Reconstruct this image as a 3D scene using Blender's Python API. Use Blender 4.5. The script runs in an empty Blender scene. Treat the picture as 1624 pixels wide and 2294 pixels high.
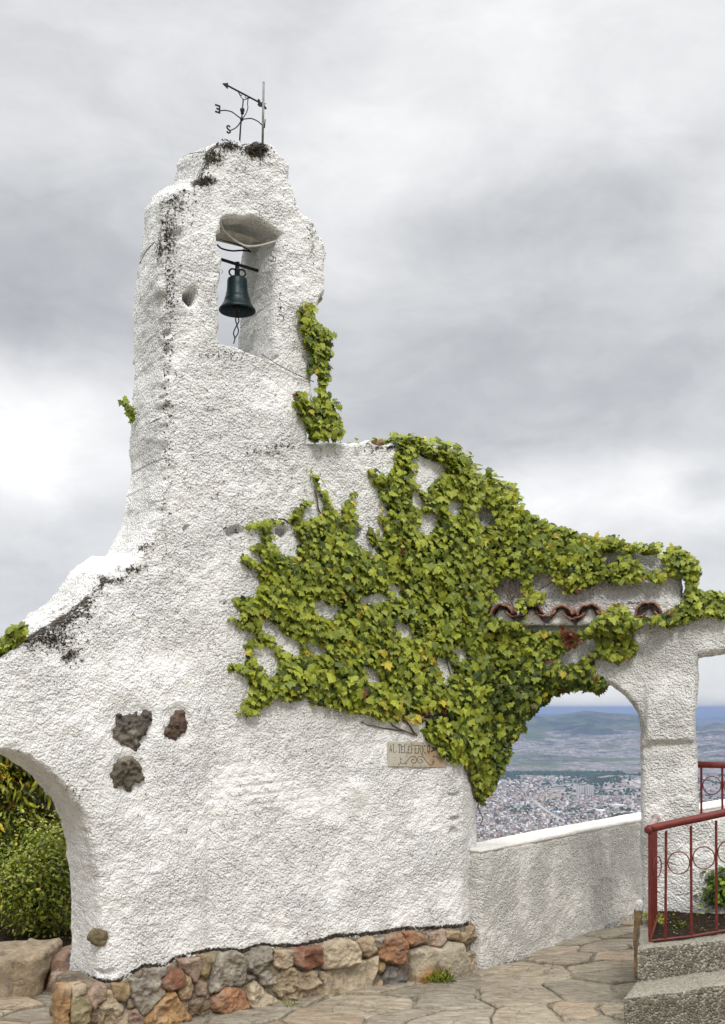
HAZE = 4.4e-5
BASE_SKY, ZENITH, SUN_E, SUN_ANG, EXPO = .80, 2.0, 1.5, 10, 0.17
CLOUDS = [(80, 620, 230, 150, -.23), (90, 980, 170, 130, .28), (60, 1330, 160, 90, -.10), (1150, 160, 420, 160, .12), (800, 430, 160, 130, .12), (1330, 480, 330, 90, -.14),
          (1150, 850, 520, 170, -.19), (1400, 1130, 330, 80, .22), (1590, 1100, 70, 40, -.15), (1610, 480, 90, 70, .12), (250, 60, 350, 120, .02), (560, 700, 200, 200, -.04), (1300, 1500, 300, 80, .12), (700, 60, 120, 80, -.06)]
import bpy, math, random
import numpy as np
from mathutils import Vector, Matrix
R = math.radians
rng = np.random.default_rng(7)
random.seed(7)
scene = bpy.context.scene
COL = scene.collection

# ---------------------------------------------------------------- camera
CX, HY, F = 812.0, 1585.0, 2368.0      # picture centre, horizon row, focal length, all in a 1624 x 2294 frame
EYE = 1.6
cam_d = bpy.data.cameras.new('camera')
cam = bpy.data.objects.new('camera', cam_d)
COL.objects.link(cam)
cam.location = (0, 0, EYE)
cam.rotation_euler = (R(90), 0, 0)
cam_d.sensor_fit = 'HORIZONTAL'
cam_d.sensor_width = 24
cam_d.lens = 24 * F / 1624
cam_d.shift_y = (HY - 1147) / 1624
cam_d.clip_start = 0.05
cam_d.clip_end = 120000
scene.camera = cam

# ---------------------------------------------------------------- small helpers
def at(x, y, Y):
    "point at depth Y seen at (x, y) of the 1624-wide frame"
    return np.array([(x - CX) / F * Y, Y, EYE + (HY - y) / F * Y])

class Plane:
    "an upright plane; u runs along it (to the right and away), z is up, h is towards the viewer"
    def __init__(s, P0, theta):
        s.P0 = np.array(P0, float); s.c, s.s = math.cos(R(theta)), math.sin(R(theta)); s.theta = R(theta)
        s.T = np.array([s.c, s.s, 0.0]); s.N = np.array([s.s, -s.c, 0.0])
    def uz(s, x, y):
        x = np.asarray(x, float); y = np.asarray(y, float)
        a = (x - CX) / F; b = (HY - y) / F
        u = (a * s.P0[1] - s.P0[0]) / (s.c - a * s.s)
        return u, EYE + b * (s.P0[1] + u * s.s)
    def xy(s, u, z):
        Y = s.P0[1] + u * s.s
        return CX + F * (s.P0[0] + u * s.c) / Y, HY - (z - EYE) / Y * F
    def pt(s, u, z, h=0.0):
        u = np.asarray(u, float); z = np.asarray(z, float); h = np.asarray(h, float)
        return np.stack([s.P0[0] + u * s.c + h * s.s, s.P0[1] + u * s.s - h * s.c, z + 0 * u + 0 * h], -1)
    def px(s, x, y, h=0.0):
        u, z = s.uz(x, y)
        return s.pt(u, z, h)
    def poly(s, pts):
        p = np.array(pts, float)
        u, z = s.uz(p[:, 0], p[:, 1])
        return np.stack([u, z], -1)

def hsh(ix, iy, iz):
    h = (ix.astype(np.uint32) * np.uint32(73856093)) ^ (iy.astype(np.uint32) * np.uint32(19349663)) ^ (iz.astype(np.uint32) * np.uint32(83492791))
    h = (h ^ (h >> np.uint32(13))) * np.uint32(1274126177)
    h = (h ^ (h >> np.uint32(16))) * np.uint32(2246822519)
    h = h ^ (h >> np.uint32(15))
    return h.astype(np.float64) / 4294967295.0
def noise3(P, scale, seed=0):
    Q = np.asarray(P, float) * scale + seed * 17.31 + 1000
    I = np.floor(Q).astype(np.int64); f = Q - I; f = f * f * f * (f * (f * 6 - 15) + 10)
    out = 0
    for dx in (0, 1):
        wx = f[..., 0] if dx else 1 - f[..., 0]
        for dy in (0, 1):
            wy = f[..., 1] if dy else 1 - f[..., 1]
            for dz in (0, 1):
                wz = f[..., 2] if dz else 1 - f[..., 2]
                out = out + wx * wy * wz * hsh(I[..., 0] + dx, I[..., 1] + dy, I[..., 2] + dz)
    return out * 2 - 1
def fbm(P, scale, octs=3, seed=0, gain=.5):
    a, t, s = 1, 0, 0
    for k in range(octs):
        t = t + a * noise3(P, scale * 2.03 ** k, seed + k); s += a; a *= gain
    return t / s
def sstep(a, b, x):
    t = np.clip((x - a) / (b - a), 0, 1)
    return t * t * (3 - 2 * t)
def sdf(U, Z, poly):
    "signed distance to a closed polygon, positive inside"
    d2 = np.full(U.shape, 1e9); inside = np.zeros(U.shape, bool)
    n = len(poly)
    for i in range(n):
        ax, ay = poly[i]; bx, by = poly[(i + 1) % n]
        ex, ey = bx - ax, by - ay
        L = ex * ex + ey * ey + 1e-12
        t = np.clip(((U - ax) * ex + (Z - ay) * ey) / L, 0, 1)
        d2 = np.minimum(d2, (U - ax - t * ex) ** 2 + (Z - ay - t * ey) ** 2)
        if ay != by:
            c = ((ay > Z) != (by > Z)) & (U < (bx - ax) * (Z - ay) / (by - ay) + ax)
            inside ^= c
    d = np.sqrt(d2)
    return np.where(inside, d, -d)

def mesh_obj(name, verts, faces, mat=None, parent=None, smooth=True, attrs=None, cols=None):
    "faces: an array of quads/tris, or a list of such arrays"
    me = bpy.data.meshes.new(name)
    verts = np.asarray(verts, np.float32).reshape(-1, 3)
    if isinstance(faces, np.ndarray): faces = [faces]
    faces = [np.asarray(f, np.int32) for f in faces if len(f)]
    me.vertices.add(len(verts)); me.vertices.foreach_set('co', verts.ravel())
    nl = sum(f.size for f in faces); nf = sum(len(f) for f in faces)
    me.loops.add(nl); me.loops.foreach_set('vertex_index', np.concatenate([f.ravel() for f in faces]))
    me.polygons.add(nf)
    tot = np.concatenate([np.full(len(f), f.shape[1], np.int32) for f in faces])
    me.polygons.foreach_set('loop_start', np.concatenate([[0], np.cumsum(tot)[:-1]]).astype(np.int32))
    me.polygons.foreach_set('use_smooth', np.full(nf, smooth))
    me.update(calc_edges=True); me.validate()
    if attrs:
        for k, v in attrs.items():
            a = me.attributes.new(k, 'FLOAT', 'POINT'); a.data.foreach_set('value', np.asarray(v, np.float32))
    if cols is not None:
        a = me.attributes.new('tint', 'FLOAT_COLOR', 'POINT')
        c = np.ones((len(verts), 4), np.float32); c[:, :3] = cols; a.data.foreach_set('color', c.ravel())
    o = bpy.data.objects.new(name, me); COL.objects.link(o)
    if mat: me.materials.append(mat)
    if parent:
        o.parent = parent
        if parent.type == 'EMPTY': o.matrix_parent_inverse = Matrix.Translation(-Vector(parent.location))
    return o

class MB:
    "collects verts and polygons of any size"
    def __init__(s): s.v = []; s.f = {}; s.n = 0; s.c = []
    def add(s, verts, faces, col=None):
        verts = np.asarray(verts, float).reshape(-1, 3)
        for f in faces: s.f.setdefault(len(f), []).append([i + s.n for i in f])
        s.v.append(verts); s.n += len(verts)
        s.c.append(np.tile(col if col is not None else (1, 1, 1), (len(verts), 1)))
    def tube(s, pts, r, sides=8, cap=True, col=None):
        pts = [Vector(p) for p in pts]; n = len(pts)
        rr = [r] * n if np.isscalar(r) else list(r)
        V = []; F = []
        t0 = (pts[1] - pts[0]).normalized()
        ref = Vector((0, 0, 1)) if abs(t0.z) < .9 else Vector((1, 0, 0))
        a = t0.cross(ref).normalized()
        for i, p in enumerate(pts):
            t = (pts[min(i + 1, n - 1)] - pts[max(i - 1, 0)])
            t = t.normalized() if t.length > 1e-9 else t0
            a = (a - t * a.dot(t)).normalized(); b = t.cross(a)
            for k in range(sides):
                an = 2 * math.pi * k / sides
                V.append(p + (a * math.cos(an) + b * math.sin(an)) * rr[i])
        for i in range(n - 1):
            for k in range(sides):
                k2 = (k + 1) % sides
                F.append((i * sides + k, i * sides + k2, (i + 1) * sides + k2, (i + 1) * sides + k))
        if cap:
            F.append(tuple(range(sides))[::-1]); F.append(tuple((n - 1) * sides + k for k in range(sides)))
        s.add([tuple(v) for v in V], F, col)
    def box(s, c, size, M=None, col=None):
        c = np.array(c, float); hx, hy, hz = np.array(size) / 2
        V = np.array([[x, y, z] for x in (-hx, hx) for y in (-hy, hy) for z in (-hz, hz)])
        if M is not None: V = V @ np.array(M).T
        s.add(V + c, [(0, 1, 3, 2), (4, 6, 7, 5), (0, 4, 5, 1), (2, 3, 7, 6), (0, 2, 6, 4), (1, 5, 7, 3)], col)
    def prism(s, pts, off, col=None):
        "a flat outline (3-D points) pushed by the vector off"
        p = np.array(pts, float); n = len(p)
        V = np.concatenate([p, p + np.array(off)])
        F = [tuple(range(n)), tuple(range(2 * n - 1, n - 1, -1))] + [(i, i + n, (i + 1) % n + n, (i + 1) % n) for i in range(n)]
        s.add(V, F, col)
    def lathe(s, prof, c, sides=32, col=None):
        V = []; F = []; n = len(prof)
        for r, z in prof:
            for k in range(sides):
                a = 2 * math.pi * k / sides; V.append((c[0] + r * math.cos(a), c[1] + r * math.sin(a), c[2] + z))
        for i in range(n - 1):
            for k in range(sides):
                k2 = (k + 1) % sides
                F.append((i * sides + k, i * sides + k2, (i + 1) * sides + k2, (i + 1) * sides + k))
        s.add(V, F, col)
    def build(s, name, mat, parent=None, smooth=True, cols=False):
        return mesh_obj(name, np.concatenate(s.v), [np.array(f) for f in s.f.values()], mat, parent, smooth,
                        cols=np.concatenate(s.c) if cols else None)

def empty(name, loc=(0, 0, 0), rz=0):
    o = bpy.data.objects.new(name, None); COL.objects.link(o)
    o.location = loc; o.rotation_euler = (0, 0, rz); o.empty_display_size = .1
    return o
def tag(o, label=None, cat=None, group=None, kind=None):
    if label: o['label'] = label
    if cat: o['category'] = cat
    if group: o['group'] = group
    if kind: o['kind'] = kind
    return o

# ---------------------------------------------------------------- materials
class NT:
    def __init__(s, name):
        s.m = bpy.data.materials.new(name); s.m.use_nodes = True; s.t = s.m.node_tree
        s.b = s.t.nodes['Principled BSDF']; s.out = s.t.nodes['Material Output']
        s.co = s.n('ShaderNodeTexCoord').outputs['Object']
    def n(s, typ, **kw):
        nd = s.t.nodes.new(typ)
        for k, v in kw.items():
            if k.startswith('i_'):
                key = k[2:]; key = int(key) if key.isdigit() else key.replace('_', ' ')
                sock = nd.inputs[key]
                if hasattr(v, 'is_linked'): s.t.links.new(v, sock)
                else: sock.default_value = v
            else: setattr(nd, k, v)
        return nd
    def link(s, a, b): s.t.links.new(a, b)
    def noise(s, scale, detail=3, rough=.5, co=None, dist=0):
        return s.n('ShaderNodeTexNoise', i_Vector=co or s.co, i_Scale=scale, i_Detail=detail, i_Roughness=rough, i_Distortion=dist).outputs['Fac']
    def ramp(s, fac, stops, interp='LINEAR'):
        r = s.n('ShaderNodeValToRGB', i_Fac=fac); e = r.color_ramp; e.interpolation = interp
        while len(e.elements) < len(stops): e.elements.new(.5)
        for el, (p, c) in zip(e.elements, stops):
            el.position = p; el.color = (*c, 1) if not np.isscalar(c) else (c, c, c, 1)
        return r.outputs['Color']
    def mix(s, f, a, b, mode='MIX'):
        m = s.n('ShaderNodeMix', data_type='RGBA', blend_type=mode)
        for idx, v in ((0, f), (6, a), (7, b)):
            if hasattr(v, 'is_linked'): s.link(v, m.inputs[idx])
            else: m.inputs[idx].default_value = v if np.isscalar(v) else (*v, 1)
        return m.outputs[2]
    def math(s, op, a, b=0.0, c=0.0, clamp=False):
        m = s.n('ShaderNodeMath', operation=op, use_clamp=clamp)
        for i, v in enumerate((a, b, c)):
            if hasattr(v, 'is_linked'): s.link(v, m.inputs[i])
            else: m.inputs[i].default_value = v
        return m.outputs[0]
    def attr(s, name, out='Fac'): return s.n('ShaderNodeAttribute', attribute_name=name).outputs[out]
    def bump(s, h, dist, strength=1.0, normal=None):
        b = s.n('ShaderNodeBump', i_Height=h, i_Distance=dist, i_Strength=strength)
        if normal: s.link(normal, b.inputs['Normal'])
        return b.outputs['Normal']
    def done(s, color=None, rough=None, normal=None, metal=None, spec=None):
        for k, v in (('Base Color', color), ('Roughness', rough), ('Normal', normal), ('Metallic', metal), ('Specular IOR Level', spec)):
            if v is None: continue
            if hasattr(v, 'is_linked'): s.link(v, s.b.inputs[k])
            else: s.b.inputs[k].default_value = (*v, 1) if not np.isscalar(v) else v
        return s.m

def stucco(name, base=(.89, .885, .87), tone=(.80, .79, .75), k=1.0, toneamt=.5):
    t = NT(name)
    lump = t.noise(72, 3, .65); fine = t.noise(170, 3, .65); vor = t.n('ShaderNodeTexVoronoi', i_Vector=t.co, i_Scale=85.0, feature='SMOOTH_F1', i_Smoothness=.4).outputs['Distance']
    patch = t.noise(2.3, 4, .6)
    vo2 = t.n('ShaderNodeTexVoronoi', i_Vector=t.n('ShaderNodeVectorMath', operation='MULTIPLY_ADD', i_0=t.n('ShaderNodeTexNoise', i_Vector=t.co, i_Scale=60.0).outputs['Color'], i_1=(.012, .012, .012), i_2=t.co).outputs[0], i_Scale=80.0, feature='F1').outputs['Distance']
    lumpy = t.math('SUBTRACT', 1.0, t.math('POWER', vo2, 1.6))
    h = t.math('ADD', t.math('MULTIPLY', t.noise(60, 4, .62), 1.0), t.math('ADD', t.math('MULTIPLY', fine, .28), t.math('ADD', t.math('MULTIPLY', vor, -.35), t.math('MULTIPLY', lumpy, .62))))
    sm = t.attr('smoothp')
    rv = t.ramp(t.noise(3.5, 3, .6), [(.34, .35), (.6, 1.)])
    h = t.math('MULTIPLY', t.math('MULTIPLY', h, rv), t.math('SUBTRACT', 1.0, t.math('MULTIPLY', sm, .8)))
    col = t.mix(t.math('MULTIPLY', t.ramp(patch, [(.35, 0.), (.75, 1.)]), toneamt), base, tone)
    col = t.mix(t.math('MULTIPLY', t.ramp(t.noise(30, 4, .7), [(.52, 0.), (.68, 1.)]), .14), col, (.50, .47, .41))
    streak = t.noise(9, 4, .65, t.n('ShaderNodeMapping', i_Vector=t.co, i_Scale=(1, 1, .12)).outputs[0])
    col = t.mix(t.math('MULTIPLY', t.ramp(streak, [(.52, 0.), (.72, 1.)]), .11), col, (.46, .44, .38))
    # sparse dark lichen specks
    sp = t.noise(95, 2, .5); sp2 = t.noise(7, 3, .6)
    spk = t.math('MULTIPLY', t.ramp(sp, [(.70, 0.), (.75, 1.)]), t.ramp(sp2, [(.46, 0.), (.60, 1.)]))
    col = t.mix(t.math('MULTIPLY', spk, .75), col, (.10, .09, .075))
    # moss and grime in painted patches, broken up by noise
    mo = t.attr('moss'); mn = t.noise(58, 4, .7)
    mm = t.ramp(t.math('ADD', t.math('MULTIPLY', mo, .62), t.math('SUBTRACT', mn, .5)), [(.24, 0.), (.37, 1.)])
    mcol = t.ramp(t.noise(60, 3, .6), [(.35, (.018, .016, .013)), (.55, (.055, .045, .032)), (.7, (.14, .13, .11))])
    grey = t.ramp(t.math('ADD', t.math('MULTIPLY', mo, .5), t.math('SUBTRACT', t.noise(18, 4, .7), .5)), [(.04, 0.), (.40, 1.)])
    col = t.mix(t.math('MULTIPLY', grey, .45), col, (.33, .31, .27))
    col = t.mix(mm, col, mcol)
    return t.done(col, .93, t.bump(h, .022 * k, 1.0), spec=.2)
M_STUCCO = stucco('stucco')
M_STUCCO2 = stucco('stucco_weathered', (.79, .77, .725), (.72, .70, .655), 1.4, .25)
M_STUCCO_R = stucco('stucco_coarse', (.87, .865, .845), (.77, .755, .71), 1.5, .35)

def stone_mat(name='stone', scale=1.0, bump=.008):
    t = NT(name)
    tint = t.attr('tint', 'Color')
    n1 = t.noise(14 * scale, 5, .65, dist=.4); n2 = t.noise(60 * scale, 4, .7)
    vein = t.n('ShaderNodeTexVoronoi', i_Vector=t.co, i_Scale=22.0 * scale, feature='DISTANCE_TO_EDGE').outputs['Distance']
    c = t.mix(t.ramp(n1, [(.3, 0.), (.7, 1.)]), t.mix(1.0, tint, (.5, .47, .44), 'MULTIPLY'), t.mix(1.0, tint, (1.35, 1.3, 1.2), 'MULTIPLY'))
    c = t.mix(t.math('MULTIPLY', t.ramp(n2, [(.55, 0.), (.72, 1.)]), .45), c, (.07, .05, .035))
    c = t.mix(t.math('MULTIPLY', t.ramp(t.noise(9 * scale, 3, .6), [(.52, 0.), (.66, 1.)]), .4), c, (.40, .36, .29))
    h = t.math('ADD', t.math('MULTIPLY', n1, 1.6), t.math('ADD', t.math('MULTIPLY', n2, .6), t.math('MULTIPLY', t.ramp(vein, [(0, 0.), (.06, 1.)]), .12)))
    return t.done(c, .8, t.bump(h, bump, 1.0), spec=.3)
M_STONE = stone_mat(bump=.016)
M_ROCK = stone_mat('rock', .8, .012)
def simple(name, col, rough=.6, metal=0., nscale=20, var=.25, bump=.0015, spec=.5, dirt=None):
    t = NT(name)
    n = t.noise(nscale, 4, .6)
    c = t.mix(t.ramp(n, [(.35, 0.), (.65, 1.)]), tuple(v * (1 - var) for v in col), tuple(min(1, v * (1 + var)) for v in col))
    if dirt is not None:
        c = t.mix(t.ramp(t.noise(nscale * 2.7, 3, .7), [(.60, 0.), (.68, 1.)]), c, dirt)
    return t.done(c, rough, t.bump(t.noise(nscale * 4, 3, .6), bump), metal, spec)
M_MORTAR = simple('mortar', (.19, .155, .11), .95, nscale=16, var=.5, bump=.02, dirt=(.05, .035, .02))
M_IRON = simple('dark_iron', (.012, .012, .012), .55, .3)
M_PIPE = simple('grey_pipe', (.19, .19, .19), .5, .5, dirt=(.4, .38, .34))
M_WPIPE = simple('painted_conduit', (.55, .52, .46), .7)
def leafmat(name, rough=.42, trans=.25):
    t = NT(name)
    c = t.attr('tint', 'Color')
    n = t.noise(60, 2, .5)
    c2 = t.mix(t.ramp(n, [(.3, 0.), (.7, 1.)]), t.mix(1.0, c, (.8, .82, .8), 'MULTIPLY'), c)
    t.done(c2, rough, spec=.35)
    tr = t.n('ShaderNodeBsdfTranslucent', i_Color=t.mix(1.0, c2, (1.3, 1.4, .8), 'MULTIPLY'))
    mx = t.n('ShaderNodeMixShader', i_Fac=trans)
    t.link(t.b.outputs[0], mx.inputs[1]); t.link(tr.outputs[0], mx.inputs[2]); t.link(mx.outputs[0], t.out.inputs[0])
    return t.m
M_LEAF = leafmat('ivy_leaf')
M_GLOSSY = leafmat('glossy_leaf', .3, .12)
M_BARK = simple('bark', (.11, .075, .05), .9, nscale=40, var=.4, bump=.004)
M_TILE = simple('terracotta', (.24, .115, .075), .9, nscale=30, var=.5, bump=.004, dirt=(.10, .085, .06))

# ---------------------------------------------------------------- rough masonry solids
def solid(name, pl, outer, holes=(), thick=.5, res=.008, hfun=None, mat=None, parent=None, zmin=-.12, rag=.010, R0=.05,
          big=.012, mid=.005, bulge=0., lift=None, mossfun=None, smoothfun=None, back=True, rowstep=.022, noisescale=1., seed=3, cols=None, colfun=None, ragfun=None, shear=None, hskirt=None):
    """one closed solid: front face on the plane pl inside the outline, rounded ragged edges, sides going back by thick"""
    P = pl.poly(outer); H = [pl.poly(h) for h in holes]
    u0, u1 = P[:, 0].min() - 2 * res, P[:, 0].max() + 2 * res; z0, z1 = max(P[:, 1].min() - 2 * res, zmin), P[:, 1].max() + 2 * res
    nu, nz = int((u1 - u0) / res) + 2, int((z1 - z0) / res) + 2
    ug = u0 + np.arange(nu) * res; zg = z0 + np.arange(nz) * res
    U, Z = np.meshgrid(ug, zg)
    sd = sdf(U, Z, P)
    for h in H: sd = np.minimum(sd, -sdf(U, Z, h))
    ragn = 0 * U
    bgz, bgu = np.gradient(sd, res); bgl = np.sqrt(bgu ** 2 + bgz ** 2) + 1e-6
    if rag:
        Q = np.stack([U, Z, 0 * U + seed], -1)
        ragn = rag * fbm(Q, 16 * noisescale, 2, seed)
        if ragfun is not None: ragn = ragn * ragfun(U, Z)
        sd = sd + ragn + .9 * rag * fbm(Q, 5 * noisescale, 1, seed + 9) * (1 if ragfun is None else ragfun(U, Z))
    gz, gu = np.gradient(sd, res)
    gl = np.sqrt(gu ** 2 + gz ** 2) + 1e-6
    ok = sd > 0
    cell = ok[:-1, :-1] & ok[1:, :-1] & ok[:-1, 1:] & ok[1:, 1:]
    idx = np.arange(nu * nz).reshape(nz, nu)
    q = np.stack([idx[:-1, :-1][cell], idx[:-1, 1:][cell], idx[1:, 1:][cell], idx[1:, :-1][cell]], -1)
    used, inv = np.unique(q, return_inverse=True); q = inv.reshape(-1, 4)
    u = U.ravel()[used]; z = Z.ravel()[used]; s = sd.ravel()[used]; rg = ragn.ravel()[used]
    ou = -(gu / gl).ravel()[used]; oz = -(gz / gl).ravel()[used]
    n = len(used)
    E = np.concatenate([q[:, [i, (i + 1) % 4]] for i in range(4)])
    key = np.sort(E, 1); k1 = key[:, 0].astype(np.int64) * n + key[:, 1]
    uq, first, cnt = np.unique(k1, return_index=True, return_counts=True)
    B = E[first[cnt == 1]]
    bv = np.unique(B)
    bad = s[bv] > 2.2 * res
    ou[bv[bad]] = 0; oz[bv[bad]] = -1
    mv = np.clip(s[bv], 0, 2.2 * res); mv[bad] = 0
    u[bv] += ou[bv] * mv; z[bv] += oz[bv] * mv; s[bv] = np.where(bad, s[bv], 0)
    X, Yp = pl.xy(u, z)
    h = np.zeros(n) if hfun is None else hfun(u, z, X, Yp)
    Rr = R0
    d = np.clip(s, 0, Rr)
    edge = Rr - np.sqrt(np.maximum(Rr * Rr - (Rr - d) ** 2, 0))
    hf = h - edge
    smo = np.zeros(n) if smoothfun is None else smoothfun(X, Yp)
    V0 = pl.pt(u, z, hf)
    nz_ = (big * fbm(V0, 2.6 * noisescale, 2, seed) + mid * fbm(V0, 16 * noisescale, 2, seed + 3) + mid * .9 * fbm(V0, 42 * noisescale, 2, seed + 5)) * (1 - .6 * smo)
    wn = np.clip(s / Rr, 0, 1)
    ob = -(bgu / bgl).ravel()[used]; oc = -(bgz / bgl).ravel()[used]; ob[bv[bad]] = 0; oc[bv[bad]] = -1
    O3 = ob[:, None] * pl.T + oc[:, None] * np.array([0, 0, 1.0])
    D = pl.N * (.35 + .65 * wn)[:, None] + O3 * (.75 * (1 - wn))[:, None]
    V0 = V0 + D * nz_[:, None]
    mo = np.zeros(n) if mossfun is None else mossfun(X, Yp, s)
    verts = [V0]; faces = [q]; mossA = [mo]; smA = [smo]; colA = [] if colfun is None else [colfun(X, Yp)]
    # sides
    hs_ = h if hskirt is None else hskirt(u, z, X, Yp)
    m = len(bv); loc = np.full(n, -1); loc[bv] = np.arange(m)
    rows = max(2, int((thick - Rr) / rowstep)); prev = bv.copy(); base = n
    for k in range(1, rows + 1):
        t = Rr + (thick - Rr) * k / rows
        bl = bulge * math.sin(math.pi * min(1, k / rows))
        bl = bl - rg[bv] * min(1, (t - Rr) / .09) * (~bad)
        p = pl.pt(u[bv] + ob[bv] * bl, z[bv] + oc[bv] * bl, (h[bv] * max(0, 1 - (t - Rr) / .10) + hs_[bv] * min(1, (t - Rr) / .10)) - t)
        if lift is not None: p[:, 2] += lift(u[bv], z[bv], X[bv], Yp[bv]) * (t / thick)
        if shear is not None: p = p + pl.T * (shear(u[bv], z[bv], X[bv], Yp[bv]) * (t / thick))[:, None]
        nn = big * fbm(p, 2.6 * noisescale, 2, seed) + mid * fbm(p, 16 * noisescale, 2, seed + 3) + mid * .9 * fbm(p, 42 * noisescale, 2, seed + 5)
        nn = np.where(bad, 0, nn)
        p = p + O3[bv] * nn[:, None] * .9
        verts.append(p); cur = base + np.arange(m); base += m
        a, b = B[:, 0], B[:, 1]
        pa = prev[loc[a]]; pb = prev[loc[b]]; ca = cur[loc[a]]; cb = cur[loc[b]]
        faces.append(np.stack([pb, pa, ca, cb], -1)); prev = cur
        mossA.append(mo[bv] * max(math.exp(-max(0, t - .05) / .10), .72 * math.exp(-t / .5))); smA.append(smo[bv])
        if colfun is not None: colA.append(colA[0][bv])
    if back:
        st = 4
        ub = u.copy(); zb = z.copy()
        pb_ = pl.pt(u, z, h - thick)
        if lift is not None: pb_[:, 2] += lift(u, z, X, Yp)
        if shear is not None: pb_ = pb_ + pl.T * shear(u, z, X, Yp)[:, None]
        pb_[bv] = verts[-1]
        verts.append(pb_); faces.append(q[:, ::-1] + base)
        mossA.append(mo * 0); smA.append(smo)
        if colfun is not None: colA.append(colA[0])
    V = np.concatenate(verts)
    cc = None
    if colfun is not None: cc = np.concatenate(colA)
    elif cols is not None: cc = np.tile(cols, (len(V), 1))
    return mesh_obj(name, V, faces, mat, parent, True, {'moss': np.concatenate(mossA), 'smoothp': np.concatenate(smA)} if mossfun is not None or smoothfun is not None else None, cols=cc)

# the long wall: tower, middle and archway all stand on this plane
W = Plane((-.948 + .02, 5.45 + .035, 0), 30.7)
U_CR = float(W.uz(470, 1900)[0]); U_CH = float(W.uz(1036, 1900)[0])
def chamf(u, z, X, Y):
    w = sstep(1640, 1760, Y)
    return -np.clip(u - U_CH, 0, 1) * .62 * w
def gauss(X, Y, x, y, rx, ry): return np.exp(-(((X - x) / rx) ** 2 + ((Y - y) / ry) ** 2))
def pit(X, Y, x, y, rx, ry, p=3.): return np.exp(-((((X - x) / rx) ** 2 + ((Y - y) / ry) ** 2) ** p))
PITS = [(285, 1622, 54, 52, .020), (279, 1732, 44, 42, .018), (390, 1616, 32, 38, .018), (211, 2093, 22, 20, .018), (425, 666, 15, 17, .16), (526, 1192, 16, 10, .045), (634, 1191, 14, 11, .07), (797, 1192, 15, 10, .07), (415, 1184, 5, 7, .03), (503, 1350, 4, 4, .03), (366, 888, 8, 6, .04),
        (350, 1101, 7, 4, .04), (398, 522, 10, 14, .035), (372, 745, 11, 10, .035), (373, 830, 14, 16, .02), (362, 1005, 18, 10, .02), (360, 1050, 16, 9, .02), (372, 780, 12, 9, .025),
        (370, 915, 14, 10, .018), (362, 960, 15, 12, .02), (358, 1145, 14, 9, .02), (618, 800, 7, 5, .03), (474, 2167, 4, 4, .03), (1020, 1835, 12, 5, .025), (1018, 1780, 10, 8, .02), (1015, 1862, 9, 8, .03),
        (225, 2170, 26, 8, .03), (700, 480, 8, 14, .02), (180, 1385, 25, 6, .02), (205, 1310, 22, 8, .02), (150, 1475, 16, 12, .02), (115, 1435, 9, 9, .02)]
def h_base(u, z): return np.clip(U_CR - u, 0, 9) * math.tan(R(8.5)) * (.22 + .78 * (1 - sstep(1.35, 2.5, z)))
def h_main(u, z, X, Y):
    X0, Y0 = X, Y
    w = .22 + .78 * (1 - sstep(1.35, 2.5, z))
    h = np.clip(U_CR - u, 0, 9) * math.tan(R(8.5)) * w
    h = h + chamf(u, z, X, Y)
    wv = np.stack([X0 / 22, Y0 / 22, 0 * X0], -1); Xw = X0 + 9 * fbm(wv, 1., 3, 21); Yw = Y0 + 9 * fbm(wv, 1., 3, 22)
    for x, y, rx, ry, d in PITS: h = h - d * pit(Xw, Yw, x, y, rx, ry)
    h = h + .035 * gauss(X, Y, 800, 1776, 22, 26) + .02 * gauss(X, Y, 790, 1760, 12, 14)
    # brick courses ghosting through the plaster
    br = gauss(X, Y, 600, 1765, 95, 50)
    c = (Y + .12 * (X - 600) - 1700) / 22.0
    jx = ((X + 22 * (np.floor(c) % 2)) / 44.0) % 1; bn = fbm(np.stack([X / 40, Y / 25, 0 * X], -1), 1., 2, 6)
    h = h + .009 * np.clip(br * 1.2 + .5 * bn - .25, 0, 1) * sstep(.12, .3, np.abs((c % 1) - .5) * 2) * sstep(.03, .09, np.minimum(jx, 1 - jx))
    br2 = gauss(X, Y, 385, 1470, 80, 45)
    h = h - .008 * br2
    h = h + .018 * sstep(2090, 2098, Y + (X - 700) * .12 - 8 * np.sin(X / 60)) * 0
    h = h - .022 * gauss(X, Y, 474, 1950, 15, 330) - .012 * gauss(X, Y, 380, 900, 22, 300)
    return h
def line_y(X, pts):
    p = np.array(pts, float); return np.interp(X, p[:, 0], p[:, 1])
A_ = lambda L: [(100.8 + x * .30345, 2044 + y * .30345) for x, y in L]
B_ = lambda L: [(593.6 + x * .31034, 2044 + y * .31034) for x, y in L]
PLTOP = A_([(60, 505), (100, 500), (240, 480), (500, 490), (590, 440), (690, 390), (870, 385), (950, 330), (1100, 300), (1300, 285), (1450, 290), (1600, 240)]) + \
    B_([(20, 245), (250, 245), (400, 205), (500, 175), (700, 165), (880, 145), (1000, 122), (1150, 122), (1400, 105), (1500, 95), (1560, 105), (1600, 190)])
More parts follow.
